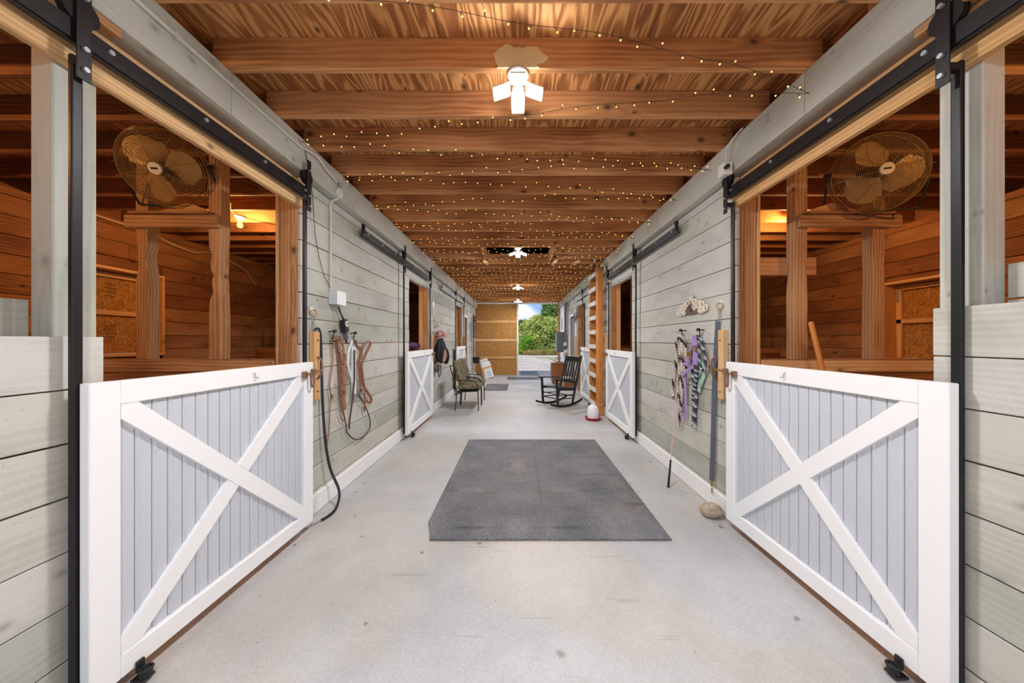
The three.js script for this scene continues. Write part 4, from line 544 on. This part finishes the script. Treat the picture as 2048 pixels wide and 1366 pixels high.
{ // right tack
  const L = (l, o) => onWall(1, l, o), n = [-1, 0, 0.3];
  const rope = (seed, A, B, D) => { const t = dataTex(64, 64, (u, v) => { const p = u * 8, q = v * 4 + Math.floor(p) * 0.5, fp = p - Math.floor(p), fq = q - Math.floor(q), e = Math.min(fp, 1 - fp, fq, 1 - fq), k = (Math.floor(q) * 3 + Math.floor(p) * 2 + seed) % 5, c = k === 0 ? B : k === 3 ? D : A, s = e < 0.12 ? 0.72 : 1; return c.map((x) => x * s); }, true, 1, 1, false); t.repeat.set(8, 1); return std({ map: t, roughness: 0.9 }); };
  const bw = rope(3, C(226, 216, 200), C(34, 34, 38), C(190, 170, 160)), dk = rope(8, C(60, 62, 72), C(206, 208, 210), C(120, 124, 140));
  const a = thing('lead_rope', 'cream and black braided lead rope on the farther right hook', 'rope', [0, 0, 0], { group: 'lead ropes' });
  part(a, 'rope_strand', tube(L([[3.55, 0.95, 0.02], [3.62, 0.875, 0.035], [3.696, 0.877, 0.035], [3.717, 0.993, 0.03], [3.655, 1.178, 0.03], [3.635, 1.336, 0.03], [3.58, 1.50, 0.05], [3.482, 1.545, 0.07], [3.42, 1.50, 0.055], [3.409, 1.346, 0.04], [3.445, 1.16, 0.035], [3.5, 0.967, 0.035], [3.519, 0.775, 0.035]]), 0.0165, 130, 10), bw);
  part(a, 'rope_strand', tube(L([[3.596, 0.567, 0.03], [3.557, 0.729, 0.03], [3.576, 0.955, 0.035], [3.538, 1.151, 0.04], [3.515, 1.341, 0.05], [3.50, 1.53, 0.07], [3.46, 1.48, 0.065], [3.455, 1.3, 0.055], [3.49, 1.05, 0.05], [3.53, 0.85, 0.045]]), 0.0155, 120, 10), bw); part(a, 'end_knot', new THREE.SphereGeometry(0.024, 12, 10).scale(1, 1.5, 1), bw, [1.75, 0.765, -3.519]);
  const b = thing('lead_rope', 'dark and white lead rope on the nearer right hook', 'rope', [0, 0, 0], { group: 'lead ropes' }); part(b, 'rope_loop', tube(L([[3.164, 1.545], [3.10, 1.51], [3.06, 1.42], [3.03, 1.331], [3.03, 1.25], [3.08, 1.222], [3.125, 1.29], [3.134, 1.42], [3.15, 1.54]], 0.055), 0.0125, 90, 8), dk); part(b, 'rope_braid', tube(L([[3.28, 1.40], [3.284, 1.316], [3.274, 1.212], [3.251, 1.074], [3.226, 0.974], [3.251, 0.795], [3.258, 0.654]], 0.035), 0.0235, 70, 10), dk); part(b, 'rope_braid', tube(L([[3.20, 1.24], [3.19, 1.15], [3.215, 1.06], [3.235, 0.96], [3.245, 0.88]], 0.05), 0.02, 50, 10), dk);
  const h = thing('halter', 'lilac webbing halter with brass buckles on the right wall', 'halter'); part(h, 'crown_strap', ribbon(L([[3.17, 1.545, 0.075], [3.19, 1.5, 0.07], [3.179, 1.424, 0.065], [3.20, 1.262, 0.06]]), 0.045, 0.006, [-1, 0, 0.9], 30), M.purple); part(h, 'cheek_strap', ribbon(L([[3.20, 1.545, 0.06], [3.284, 1.42, 0.055], [3.33, 1.34, 0.055], [3.36, 1.24, 0.055]]), 0.035, 0.006, n, 30), M.purple); part(h, 'nose_band', ribbon(L([[3.36, 1.25, 0.055], [3.42, 1.26, 0.05], [3.482, 1.203, 0.05], [3.427, 1.143, 0.065], [3.34, 1.179, 0.08], [3.20, 1.245, 0.08]]), 0.032, 0.006, n, 50), M.purple); part(h, 'hanging_strap', ribbon(L([[3.409, 1.15, 0.055], [3.40, 0.947, 0.05], [3.392, 0.803, 0.05], [3.417, 0.668, 0.045]]), 0.03, 0.005, n, 40), M.purple);
  for (const [d, y] of [[3.188, 1.425], [3.275, 1.36]]) part(h, 'buckle', merge([new RoundedBoxGeometry(0.014, 0.05, 0.012, 2, 0.003).translate(0, 0, 0.034), new RoundedBoxGeometry(0.014, 0.05, 0.012, 2, 0.003).translate(0, 0, -0.034), new RoundedBoxGeometry(0.014, 0.01, 0.07, 2, 0.003).translate(0, 0.022, 0), new RoundedBoxGeometry(0.014, 0.01, 0.07, 2, 0.003).translate(0, -0.022, 0), new RoundedBoxGeometry(0.01, 0.04, 0.008, 2, 0.002)]), M.brass, [WALL - 0.075, y, -d]);
  const m = thing('halter', 'pale mint webbing halter behind the dark lead rope', 'halter'); part(m, 'strap', ribbon(L([[3.17, 1.40], [3.15, 1.30], [3.12, 1.258], [3.098, 1.177], [3.149, 1.088], [3.185, 1.0]], 0.03), 0.04, 0.005, n, 40), M.mint); part(m, 'nose_strap', ribbon(L([[3.12, 1.23], [3.18, 1.19], [3.2, 1.12], [3.17, 1.05]], 0.025), 0.03, 0.005, n, 30), M.mint); part(m, 'buckle', tf(ring(0.018, 0.004), 1.755, 1.06, -3.16, 0, Math.PI / 2), M.brass);
  const w = thing('riding_whip', 'slim pink riding whip with a black grip leaning on the right wall', 'whip'); const A = [1.53, 0.006, -3.34], B = [1.742, 1.18, -3.555], at = (t) => A.map((x, i) => lerp(x, B[i], t)); part(w, 'shaft', rod(at(0.22), B, 0.0055), M.pink); part(w, 'grip', new THREE.CylinderGeometry(0.0085, 0.012, 0.27, 12).applyQuaternion(new THREE.Quaternion().setFromUnitVectors(new THREE.Vector3(0, 1, 0), new THREE.Vector3(B[0] - A[0], B[1] - A[1], B[2] - A[2]).normalize())), M.black, at(0.112)); part(w, 'grip_cap', new THREE.SphereGeometry(0.014, 12, 8), M.black, [A[0] + 0.003, 0.016, A[2] - 0.003]);
  // ornate cast hook plate
  const o = thing('ornate_wall_plaque', 'distressed white scrollwork plaque on the right wall above the hooks', 'plaque', [WALL - 0.008, 1.83, -3.35]); const gs = [], R = mulberry(19), put = (z, y, r, f = 0.5) => gs.push(tf(new THREE.TorusGeometry(r, r * 0.36, 7, 14), -0.008, y, z, 0, Math.PI / 2));
  const dark = std({ color: 0x6b5a4c, roughness: 0.8 }), cast = std({ color: 0xece4d6, roughness: 0.75, map: dataTex(128, 128, (u, v) => { const k = smooth(0.5, 0.62, fbm(u * 16, v * 16, 401, 4)); return [lerp(1, 0.8, k), lerp(1, 0.76, k), lerp(1, 0.7, k)]; }, true, 1, 1) });
  for (let i = 0; i < 40; i++) { const z = lerp(-0.27, 0.27, R()), top = 0.03 + 0.075 * Math.max(0, 1 - Math.abs(z) / 0.12) + 0.02 * (Math.abs(z) < 0.2 ? 1 : 0); put(z, lerp(-0.055, top, R()), 0.012 + R() * 0.014); } for (const s of [-1, 1]) for (const [z, y, r] of [[0.26, -0.02, 0.03], [0.2, 0.012, 0.032], [0.13, 0.02, 0.03], [0.07, 0.055, 0.028], [0.16, -0.035, 0.024]]) put(s * z, y, r);
  put(0, 0.1, 0.026); const sh = new THREE.Shape(); sh.moveTo(-0.28, -0.05); sh.quadraticCurveTo(-0.29, 0.01, -0.2, 0.035); sh.quadraticCurveTo(-0.09, 0.05, -0.04, 0.1); sh.quadraticCurveTo(0, 0.15, 0.04, 0.1); sh.quadraticCurveTo(0.09, 0.05, 0.2, 0.035); sh.quadraticCurveTo(0.29, 0.01, 0.28, -0.05); sh.quadraticCurveTo(0.1, -0.06, 0, -0.065); sh.quadraticCurveTo(-0.1, -0.06, -0.28, -0.05);
  part(o, 'back_plate', new THREE.ExtrudeGeometry(sh, { depth: 0.008, bevelEnabled: true, bevelThickness: 0.002, bevelSize: 0.002, bevelSegments: 1 }).rotateY(-Math.PI / 2), dark, [0.004, 0, 0]); part(o, 'scrollwork', merge(gs), cast); const ro = []; for (let i = 0; i < 7; i++) ro.push(tf(new THREE.SphereGeometry(0.016, 10, 8).scale(0.5, 1, 0.6), -0.024, 0.005 + Math.sin(i * 0.9) * 0.022, Math.cos(i * 0.9) * 0.022)); part(o, 'rosette', merge(ro), dark); o.scale.set(1, 1.0, 0.98);
  const s = thing('field_stone', 'smooth tan stone on the floor against the right baseboard', 'stone', [1.655, 0, -2.80]); const g = new THREE.IcosahedronGeometry(0.1, 5), p = g.attributes.position; for (let i = 0; i < p.count; i++) { const x = p.getX(i), y = p.getY(i), z = p.getZ(i), k = 1 + 0.22 * (fbm(x * 12 + 5, y * 12 + z * 9, 12, 3) - 0.5); p.setXYZ(i, x * 0.88 * k, Math.max(y * 0.6 * k, -0.05) + 0.05, z * 0.78 * k); } g.computeVertexNormals(); part(s, 'stone_body', g, M.stone);
  const jb = thing('junction_box', 'small white junction box at the top of the right wall', 'box', [1.655, 2.86, -2.62]); part(jb, 'body', new RoundedBoxGeometry(0.07, 0.1, 0.08, 2, 0.006), M.offwhite); part(jb, 'gland', tf(cyl(0.016, 0.016, 0.04, 12), -0.02, 0.0, 0.05, Math.PI / 2), M.black); part(jb, 'cable', tube([[0, 0.05, 0.01], [-0.01, 0.14, 0.03], [0.01, 0.2, 0.06], [0.03, 0.235, 0.16]], 0.006, 24), M.cordWhite);
}
// ---------------------------------------------------------------- items farther along the aisle
{
  // laundry of coats on the left wall between the second and third doors
  function blob(r, sy, fold, seed, n = 28) { const g = new THREE.SphereGeometry(r, n, n), p = g.attributes.position; for (let i = 0; i < p.count; i++) { const x = p.getX(i), y = p.getY(i), z = p.getZ(i), a = Math.atan2(z, x), k = 1 + fold * Math.sin(a * 7 + seed + y * 5) * 0.5 + fold * (fbm(x * 9 + seed, y * 9 + z * 7, seed, 3) - 0.5) * 2; p.setXYZ(i, x * k, y * sy, z * k); } g.computeVertexNormals(); return g; }
  const cloth = (c) => std({ color: c, roughness: 0.95 });
  const floral = std({ roughness: 0.95, map: dataTex(128, 128, (u, v) => { const n = fbm(u * 14, v * 14, 501, 3), m = fbm(u * 18 + 9, v * 18, 511, 3); return n > 0.56 ? C(190, 90, 100) : m > 0.55 ? C(96, 92, 60) : C(206, 178, 160); }, true, 1, 1) });
  const hat = thing('sun_hat', 'pink floral cloth hat on the pile of coats', 'hat', [-1.665, 1.625, -7.0]); part(hat, 'crown', blob(0.1, 0.95, 0.1, 3), floral); part(hat, 'brim', tf(new THREE.TorusGeometry(0.125, 0.035, 8, 28).scale(1, 1, 0.5), 0, -0.05, 0, Math.PI / 2 + 0.25, 0.25, 0), floral);
  const coat = thing('black_coat', 'black coat hanging on the left wall past the second door', 'coat', [-1.655, 1.28, -7.0]); part(coat, 'coat_body', blob(0.21, 1.35, 0.28, 5).scale(0.38, 1, 1.4), cloth(0x1d1d20)); part(coat, 'sleeve', tf(blob(0.085, 2.4, 0.22, 7), 0.05, -0.1, -0.2, 0.2, 0, 0.1), cloth(0x232227)); part(coat, 'patterned_sleeve', tf(blob(0.06, 2.6, 0.2, 9), 0.075, -0.1, 0.02, -0.5, 0, 0.1), floral);
  const bag = thing('saddle_bag', 'worn grey leather bag slung below the black coat', 'bag', [-1.70, 0.945, -6.88]); part(bag, 'bag_body', blob(0.12, 0.9, 0.14, 11).scale(0.5, 1, 1.2), std({ color: 0x7d756b, roughness: 0.8 })); part(bag, 'shoulder_strap', ribbon([[-1.65 + 1.7, 0.06, 0.13], [0.06, -0.12, 0.12], [0.05, -0.2, 0.03], [0.055, -0.13, -0.12], [0.04, 0.05, -0.15]], 0.02, 0.006, [1, 0, 0.3], 40), M.black); part(bag, 'flap', tf(blob(0.1, 0.5, 0.1, 13).scale(0.5, 1, 1.25), 0.03, 0.06, 0), std({ color: 0x8d8478, roughness: 0.8 }));
  const hs = thing('horseshoe_ornament', 'pale oval mirror ornament on the left wall past the second door', 'ornament', [-(WALL - 0.012), 2.18, -6.86]); part(hs, 'plate', new THREE.SphereGeometry(0.1, 20, 14).scale(0.12, 1.55, 0.62), std({ color: 0xd8e0da, roughness: 0.15, metalness: 0.7 })); part(hs, 'rim', tf(new THREE.TorusGeometry(0.1, 0.008, 6, 32).scale(0.64, 1.58, 1), 0, 0, 0, 0, Math.PI / 2), M.offwhite);
  const fl = thing('flower_hook', 'small distressed scrollwork hook above the floral hat', 'hook', [-(WALL - 0.012), 1.86, -7.05]); const fs = []; for (let i = 0; i < 12; i++) fs.push(tf(new THREE.TorusGeometry(0.026 + (i % 3) * 0.01, 0.01, 6, 14), 0.006, Math.sin(i * 1.3) * 0.07 + 0.02, Math.cos(i * 2.1) * 0.07, 0, Math.PI / 2)); part(fl, 'scrollwork', merge(fs), std({ color: 0xcfc6b6, roughness: 0.8 })); part(fl, 'hook_arm', tube([[0.0, -0.03, 0], [0.05, -0.06, 0], [0.06, -0.02, 0]], 0.006), M.iron);
  // tack and feed at the far left
  const wr = thing('dried_garland', 'dark dried garland hanging in the far left corner', 'garland', [-1.72, 2.05, -12.6]); const tw = [], R = mulberry(61); for (let i = 0; i < 150; i++) { const y = lerp(-0.45, 0.42, R()), a = R() * 6.283, l = 0.06 + R() * 0.08; tw.push(rod([0, y, 0], [Math.abs(Math.cos(a)) * l, y + (R() - 0.6) * 0.14, Math.sin(a) * l * 1.5], 0.005, 4)); } part(wr, 'twigs', merge(tw), std({ color: 0x3d3a36, roughness: 1 })); part(wr, 'stem', rod([0, -0.45, 0], [0, 0.45, 0], 0.016), M.leatherDark);
  const hl = thing('hanging_halter', 'dark halter hanging on the far left wall', 'halter', [-1.75, 1.9, -12.0]); part(hl, 'strap', merge([ribbon([[0, 0.3, 0], [0.02, 0.1, 0.08], [0.03, -0.1, 0.1], [0.02, -0.25, 0.02], [0.02, -0.1, -0.08], [0, 0.3, -0.02]], 0.025, 0.006, [1, 0, 0.3], 50), ribbon([[0.02, -0.25, 0.02], [0.02, -0.36, 0.05], [0.02, -0.42, -0.02]], 0.025, 0.006, [1, 0, 0.3])]), M.webGrey);
  const hb = thing('hanging_bridle', 'purple and black bridle on the far left corner wall', 'bridle', [-1.74, 1.3, -12.7]); part(hb, 'straps', merge([ribbon([[0, 0.32, 0], [0.03, 0.1, 0.1], [0.03, -0.2, 0.06], [0.02, -0.5, 0.08]], 0.03, 0.008, [1, 0, 0.3], 40), ribbon([[0, 0.32, 0], [0.03, 0.1, -0.1], [0.03, -0.25, -0.05], [0.02, -0.4, -0.08]], 0.03, 0.008, [1, 0, 0.3], 40)]), M.black); part(hb, 'lead', ribbon([[0.03, 0.2, 0.02], [0.04, 0, 0.04], [0.03, -0.16, 0.0]], 0.07, 0.02, [1, 0, 0.3], 30), std({ color: 0x8a5a86, roughness: 0.85 }));
  const pl = thing('hanging_bucket', 'black bucket hung low on the far left wall', 'bucket', [-1.62, 0.62, -12.75]); part(pl, 'pail', new THREE.LatheGeometry([[0, 0], [0.11, 0], [0.14, 0.24], [0.133, 0.24], [0.105, 0.012], [0, 0.012]].map((p) => new THREE.Vector2(...p)), 28), M.black); part(pl, 'bail', tube([[0, 0.23, 0.14], [-0.06, 0.34, 0.08], [-0.11, 0.4, 0], [-0.06, 0.34, -0.08], [0, 0.23, -0.14]], 0.005), M.steel);
  const fb = thing('feed_sack', 'white and orange feed sack leaning by the strand board door', 'sack', [-1.22, 0, -12.95]); { const g = new RoundedBoxGeometry(0.4, 0.66, 0.15, 6, 0.06), p = g.attributes.position; for (let i = 0; i < p.count; i++) { const y = p.getY(i); p.setX(i, p.getX(i) + 0.03 * (fbm(y * 5, p.getZ(i) * 6, 6) - 0.5)); p.setZ(i, p.getZ(i) * (1 + 0.25 * (0.33 - y))); } g.computeVertexNormals(); const t = canvasTex(64, 96, (c, W, H) => { c.fillStyle = '#e7e8ea'; c.fillRect(0, 0, W, H); c.fillStyle = '#e2a070'; c.fillRect(0, 26, W, 12); c.fillRect(0, 30, 8, 50); c.fillStyle = '#9db6cf'; for (let i = 0; i < 5; i++) c.fillRect(22, 52 + i * 7, 26, 3); }); part(fb, 'sack_body', g, std({ map: t, roughness: 0.7 }), [0, 0.325, 0], [-0.12, 0.35, 0.3]); part(fb, 'sack_top', new RoundedBoxGeometry(0.34, 0.14, 0.08, 4, 0.03), std({ color: 0xd9d4cc, roughness: 0.7 }), [-0.14, 0.70, 0.02], [-0.12, 0.35, 0.3]); }
  // right far end
  const ep = thing('breaker_panel', 'grey steel breaker panel at the far right of the aisle', 'electrical panel', [1.59, 1.44, -12.2]); part(ep, 'cabinet', new RoundedBoxGeometry(0.32, 0.74, 0.4, 2, 0.008), M.panelGrey); part(ep, 'panel_door', new RoundedBoxGeometry(0.012, 0.68, 0.35, 2, 0.004), std({ color: 0x8f959c, roughness: 0.45, metalness: 0.2 }), [-0.167, 0, 0]); part(ep, 'latch', cbox(0.012, 0.06, 0.02, 0.003), M.steel, [-0.178, 0, 0.13]);
  const wp = thing('white_wall_panel', 'white painted panel on the right wall at the far end', 'panel'); beam(wp, 'panel_sheet', M.white, 1.745, 1.782, 0.17, 2.83, 12.05, 13.55, 'y'); part(wp, 'vent_slot', cbox(0.012, 0.45, 0.12, 0.003, 'y'), M.motor, [1.738, 2.15, -13.0]);
  const cp = thing('service_conduit', 'grey vertical conduit trough beside the breaker panel', 'conduit'); beam(cp, 'trough', M.panelGrey, 1.66, 1.74, 1.45, 2.835, 11.7, 11.84, 'y'); part(cp, 'lower_box', new RoundedBoxGeometry(0.1, 0.14, 0.16, 2, 0.006), M.tin, [1.69, 1.37, -11.77]);
  const mt = thing('water_meter', 'small white valve fixture below the conduit trough', 'fixture', [1.70, 1.1, -11.75]); part(mt, 'body', tf(cyl(0.06, 0.06, 0.1, 20), 0, 0, 0, 0, 0, Math.PI / 2), M.offwhite); part(mt, 'spout', tube([[0, -0.04, 0], [-0.05, -0.1, 0], [-0.04, -0.2, 0]], 0.018), M.steel);
  const cb = thing('brown_cabinet', 'low brown wooden cabinet behind the rocking chair', 'cabinet', [1.42, 0, -11.4]); part(cb, 'carcass', cbox(0.48, 0.62, 0.45, 0.006, 'y'), M.cabinet, [0, 0.39, 0]); part(cb, 'top', cbox(0.52, 0.03, 0.49, 0.005, 'x'), M.cabinet, [0, 0.716, 0]); part(cb, 'door', cbox(0.018, 0.54, 0.4, 0.003, 'y'), M.cabinet, [-0.25, 0.39, 0]); for (const x of [-0.2, 0.2]) for (const z of [-0.18, 0.18]) part(cb, 'foot', cbox(0.05, 0.08, 0.05, 0.003, 'y'), M.cabinet, [x, 0.04, z]); part(cb, 'hand_rail', tube([[-0.27, 0.2, 0.2], [-0.3, 0.3, 0.2], [-0.3, 0.68, 0.2], [-0.27, 0.72, 0.2]], 0.008), M.steel);
  const br = thing('branch', 'bare forked branch lying on the brown cabinet', 'branch', [1.36, 0.735, -11.35]); part(br, 'twigs', merge([tube([[-0.3, 0.16, 0.1], [-0.12, 0.07, 0.05], [0, 0.02, 0], [0.2, 0.02, -0.1]], 0.009), tube([[-0.12, 0.07, 0.05], [-0.06, 0.15, 0.1], [0.02, 0.2, 0.1]], 0.006), tube([[0, 0.02, 0], [-0.08, 0.1, 0.1], [0.14, 0.17, 0.12]], 0.006)]), M.leatherDark);
  const st = thing('step_block', 'white topped wooden step by the right doorway', 'step', [1.55, 0, -10.4]); part(st, 'tread', cbox(0.34, 0.04, 0.9, 0.005, 'z'), M.white, [0, 0.3, 0]); for (const z of [-0.38, 0.38]) part(st, 'support', cbox(0.3, 0.28, 0.05, 0.004, 'y'), M.stall[0], [0, 0.14, z]); part(st, 'riser', cbox(0.03, 0.26, 0.7, 0.004, 'z'), M.post[0], [-0.12, 0.14, 0]);
  const wf = thing('wall_wreath', 'white feathery ornament on the right wall past the ladder', 'ornament', [WALL - 0.03, 2.35, -10.0]); const pf = []; for (let i = 0; i < 18; i++) { const a = i / 18 * 6.283; pf.push(tf(new THREE.SphereGeometry(0.05, 8, 6).scale(0.25, 0.35, 2.2), -0.02, Math.sin(a) * 0.12 - (i % 3) * 0.04, Math.cos(a) * 0.1, a, 0, 0)); } part(wf, 'feathers', merge(pf), std({ color: 0xdcd9d6, roughness: 0.9 })); part(wf, 'dark_feathers', merge([0, 1, 2, 3, 4].map((i) => tf(new THREE.SphereGeometry(0.05, 8, 6).scale(0.2, 3, 0.35), -0.035, -0.14 - (i % 2) * 0.05, -0.08 + i * 0.04, (i - 2) * 0.18))), std({ color: 0x6b5a66, roughness: 0.9 }));
  const sc = thing('security_camera', 'small white camera fixed to the right header by the ladder', 'camera', [1.66, 2.92, -6.3]); part(sc, 'bracket', rod([0.04, 0.02, 0], [0, 0, 0], 0.01), M.offwhite); part(sc, 'housing', tf(cyl(0.035, 0.03, 0.11, 16), -0.03, -0.01, 0.03, 0.9, 0, 0.7), M.offwhite); part(sc, 'lens', tf(cyl(0.022, 0.022, 0.012, 16), -0.055, -0.045, 0.078, 0.9, 0, 0.7), M.black);
  const tl = thing('tool_handle', 'varnished wooden tool handle leaning in the right stall', 'tool handle'); part(tl, 'shaft', rod([2.36, 0.02, -2.2], [2.10, 1.62, -2.35], 0.017, 12), M.cedar); part(tl, 'rounded_end', new THREE.SphereGeometry(0.0172, 12, 8), M.cedar, [2.10, 1.62, -2.35]);
  const lb = [['latch_board', -1, 6.66, 'left second'], ['latch_board', 1, 6.44, 'right second'], ['latch_board', -1, 10.56, 'left far'], ['latch_board', 1, 9.96, 'right far']]; for (const [n, s, d, t] of lb) { const g = thing(n, `blond wood latch board beside the ${t} door opening`, 'board', [0, 0, 0], { group: 'latch boards' }); beam(g, 'plank', M.fresh, s * (WALL - 0.002), s * (WALL - 0.05), 1.0, 1.62, d, d + 0.1, 'y', 0.004); }
  // things inside the second left stall
  const lp = thing('leaning_plank', 'wide orange plank leaning in the second left stall', 'plank'); part(lp, 'plank', cbox(0.32, 2.2, 0.025, 0.003, 'y'), M.cedar, [-2.35, 1.1, -6.35], [0.0, 0.2, 0.1]); const bl = thing('purple_blanket', 'purple blanket folded on the rail in the second left stall', 'blanket', [-2.12, 1.40, -6.55]); part(bl, 'folded_cloth', blob(0.11, 0.6, 0.2, 21).scale(1.4, 1, 0.7), cloth(0x6b4a8a));
}
{ const g = thing('stall_cable', 'thin pale cable sagging along the back of the left stalls', 'cable'); part(g, 'strand', tube([[-5.2, 3.06, -3.6], [-5.2, 3.02, -4.6], [-5.2, 2.95, -4.94], [-5.2, 2.92, -5.3], [-5.2, 2.98, -5.54], [-5.2, 2.86, -6.2], [-5.2, 2.6, -6.5]], 0.006, 60), M.cordWhite); const h = thing('stall_cable', 'dark cable strung under the joists of the left stall beside the bulb', 'cable'); part(h, 'strand', tube([[-3.1, 3.08, -2.9], [-3.2, 3.06, -3.6], [-3.5, 3.07, -4.1], [-3.0, 3.04, -4.6], [-2.2, 3.07, -5.2]], 0.005, 60), M.wire); }
// ---------------------------------------------------------------- outdoors beyond the far doorway
{
  const leaf = (() => { const g = new THREE.BufferGeometry(), P = [], I = []; for (let k = 0; k < 3; k++) { const a = k * 2.1, o = P.length / 3, dx = Math.cos(a), dz = Math.sin(a); for (const [l, w, h] of [[0, 0, 0], [0.5, 0.16, 0.05], [0.5, -0.16, 0.05], [1, 0, -0.12]]) P.push(dx * l - dz * w, h + k * 0.1, dz * l + dx * w); I.push(o, o + 1, o + 2, o + 1, o + 3, o + 2); } g.setAttribute('position', new THREE.Float32BufferAttribute(P, 3)); g.setIndex(I); g.computeVertexNormals(); return g; })();
  const leafMat = new THREE.MeshStandardMaterial({ color: 0xffffff, roughness: 0.8, side: THREE.DoubleSide });
  function tree(name, label, x, d, lobes, count, size, colA, colB, trunkH, droop) {
    const t = thing(name, label, name.includes('shrub') ? 'shrub' : 'tree', [x, 0, -d], { group: name.includes('shrub') ? 'shrubs across the yard' : 'trees across the yard' }), R = mulberry(Math.round(x * 100 + d * 7)), im = new THREE.InstancedMesh(leaf, leafMat, count), q = new THREE.Object3D(), c = new THREE.Color(), A = new THREE.Color(colA), B = new THREE.Color(colB);
    const tot = lobes.reduce((s, l) => s + l[3] ** 2, 0);
    for (let i = 0; i < count; i++) { let k = R() * tot, l = lobes[0]; for (const e of lobes) { k -= e[3] ** 2; if (k <= 0) { l = e; break; } } const u = R() * 2 - 1, a = R() * 6.283, s = Math.sqrt(1 - u * u), r = l[3] * (0.55 + 0.5 * Math.cbrt(R())) * (0.8 + 0.45 * fbm(Math.cos(a) * 3 + l[0], u * 3 + l[1], 31, 3)); q.position.set(l[0] + Math.cos(a) * s * r, Math.max(0.05, l[1] + u * r * (l[4] ?? 0.9)), l[2] + Math.sin(a) * s * r); q.rotation.set((R() - 0.5) * 2.4 + droop, R() * 6.283, (R() - 0.5) * 2.4); const z = size * (0.6 + R() * 0.8); q.scale.set(z, z, z); q.updateMatrix(); im.setMatrixAt(i, q.matrix); c.copy(A).lerp(B, clamp(R() * 0.7 + 0.5 * fbm(q.position.x * 1.6, q.position.y * 1.6, 41, 3) - 0.1)); im.setColorAt(i, c); }
    im.name = 'foliage'; im.userData.kind = 'stuff'; t.add(im);
    if (trunkH) part(t, 'trunk', merge([tube([[0, 0, 0], [0.08, trunkH * 0.4, 0.05], [-0.05, trunkH * 0.75, 0], [0.1, trunkH, 0]], 0.13, 20, 8), tube([[0.02, trunkH * 0.5, 0], [0.6, trunkH * 0.9, 0.2], [1.1, trunkH * 1.15, 0.2]], 0.07, 14, 6), tube([[0, trunkH * 0.6, 0], [-0.6, trunkH * 0.95, -0.2], [-1.0, trunkH * 1.2, 0]], 0.07, 14, 6)]), std({ color: 0x5b4a3a, roughness: 1 }));
    else part(t, 'stem', merge([rod([0, 0, 0], [0.05, 0.4, 0], 0.02, 5), rod([0, 0, 0], [-0.2, 0.35, 0.1], 0.015, 5)]), std({ color: 0x5b4a3a, roughness: 1 }));
  }
  tree('willow_tree', 'broad yellow green tree in the middle of the far doorway', 2.5, 40, [[0, 2.4, 0, 2.0, 1], [-0.7, 1.7, 0.6, 1.5], [1.3, 2.6, 0, 1.7], [0.2, 3.3, -0.2, 1.2], [1.0, 1.2, 0.5, 1.0], [-0.3, 1.0, 0.8, 1.1]], 9000, 0.34, 0x55742a, 0xd2da78, 2.4, 0.5);
  tree('tall_tree', 'tall darker green tree at the right of the far doorway', 6.0, 50, [[0, 5.2, 0, 2.2], [-0.5, 7.2, 0, 1.6], [0.8, 3.2, 0, 2.2], [1.5, 6.5, 0, 1.8], [-1.0, 3.4, 0, 1.4]], 8000, 0.42, 0x2b5226, 0x8fb058, 5, 0.1);
  tree('background_tree', 'dark green tree behind at the left of the far doorway', -0.6, 54, [[0, 2.9, 0, 1.9], [1.4, 3.4, 0, 1.5], [-1.6, 2.4, 0, 1.9], [1.0, 1.4, 0, 1.4]], 6000, 0.42, 0x284a2a, 0x6d9248, 2.5, 0.1);
  tree('background_tree', 'leafy tree behind the broad one in the far doorway', 4.2, 56, [[0, 3.8, 0, 1.9], [-1.2, 2.8, 0, 1.7], [1.4, 2.6, 0, 2]], 6000, 0.42, 0x3c5f2a, 0xa6ba5c, 3, 0.1);
  tree('leafy_shrub', 'bright green shrub at the lower left of the far doorway', 0.75, 36, [[0, 0.9, 0, 0.55], [0.25, 1.5, 0, 0.45], [-0.35, 0.5, 0, 0.5]], 2000, 0.24, 0x3f7a1c, 0x9acb3c, 0, 0);
  for (const [x, d, r, a, b, t] of [[1.9, 35, 0.38, 0x8a7a3c, 0xc2b070, 'dry tan weeds at the left edge of the gravel'], [2.9, 35.3, 0.36, 0x7b6f38, 0xb5a55e, 'dry tan weeds in the middle of the gravel edge'], [3.8, 35, 0.42, 0x6f7d34, 0xb9b060, 'dry green weeds at the right edge of the gravel'], [1.1, 35.4, 0.3, 0x9a8050, 0xc8a878, 'pale dry weeds below the bright green shrub'], [4.7, 35.2, 0.4, 0x66843a, 0xa9b860, 'green weeds by the right post of the doorway'], [2.4, 37, 0.6, 0x4d7d28, 0x92b544, 'green shrub under the broad tree']]) tree('weedy_shrub', t, x, d, [[0, r * 0.6, 0, r, 0.7], [r, r * 0.5, 0, r * 0.8, 0.7], [-r, r * 0.5, 0, r * 0.8, 0.7]], 1100, 0.13, a, b, 0, 0);
  const hs = thing('white_shed', 'white shed half hidden behind the trees outside', 'shed', [5.35, 0, -43.5]); part(hs, 'shed_wall', cbox(2.4, 2.1, 2.2, 0.01), M.white, [0, 1.0, 0]); const rs = new THREE.Shape(); rs.moveTo(-1.35, 0); rs.lineTo(0, 0.8); rs.lineTo(1.35, 0); part(hs, 'shed_roof', new THREE.ExtrudeGeometry(rs, { depth: 2.5, bevelEnabled: false }), M.panelGrey, [0, 2.05, -1.25]); part(hs, 'shed_door', cbox(0.8, 1.7, 0.03, 0.003), std({ color: 0xc98a6a, roughness: 0.8 }), [-0.5, 0.85, 1.12]);
}
scene.traverse((o) => { if (o.isMesh) { o.castShadow = true; o.receiveShadow = true; } });
renderer.render(scene, camera);
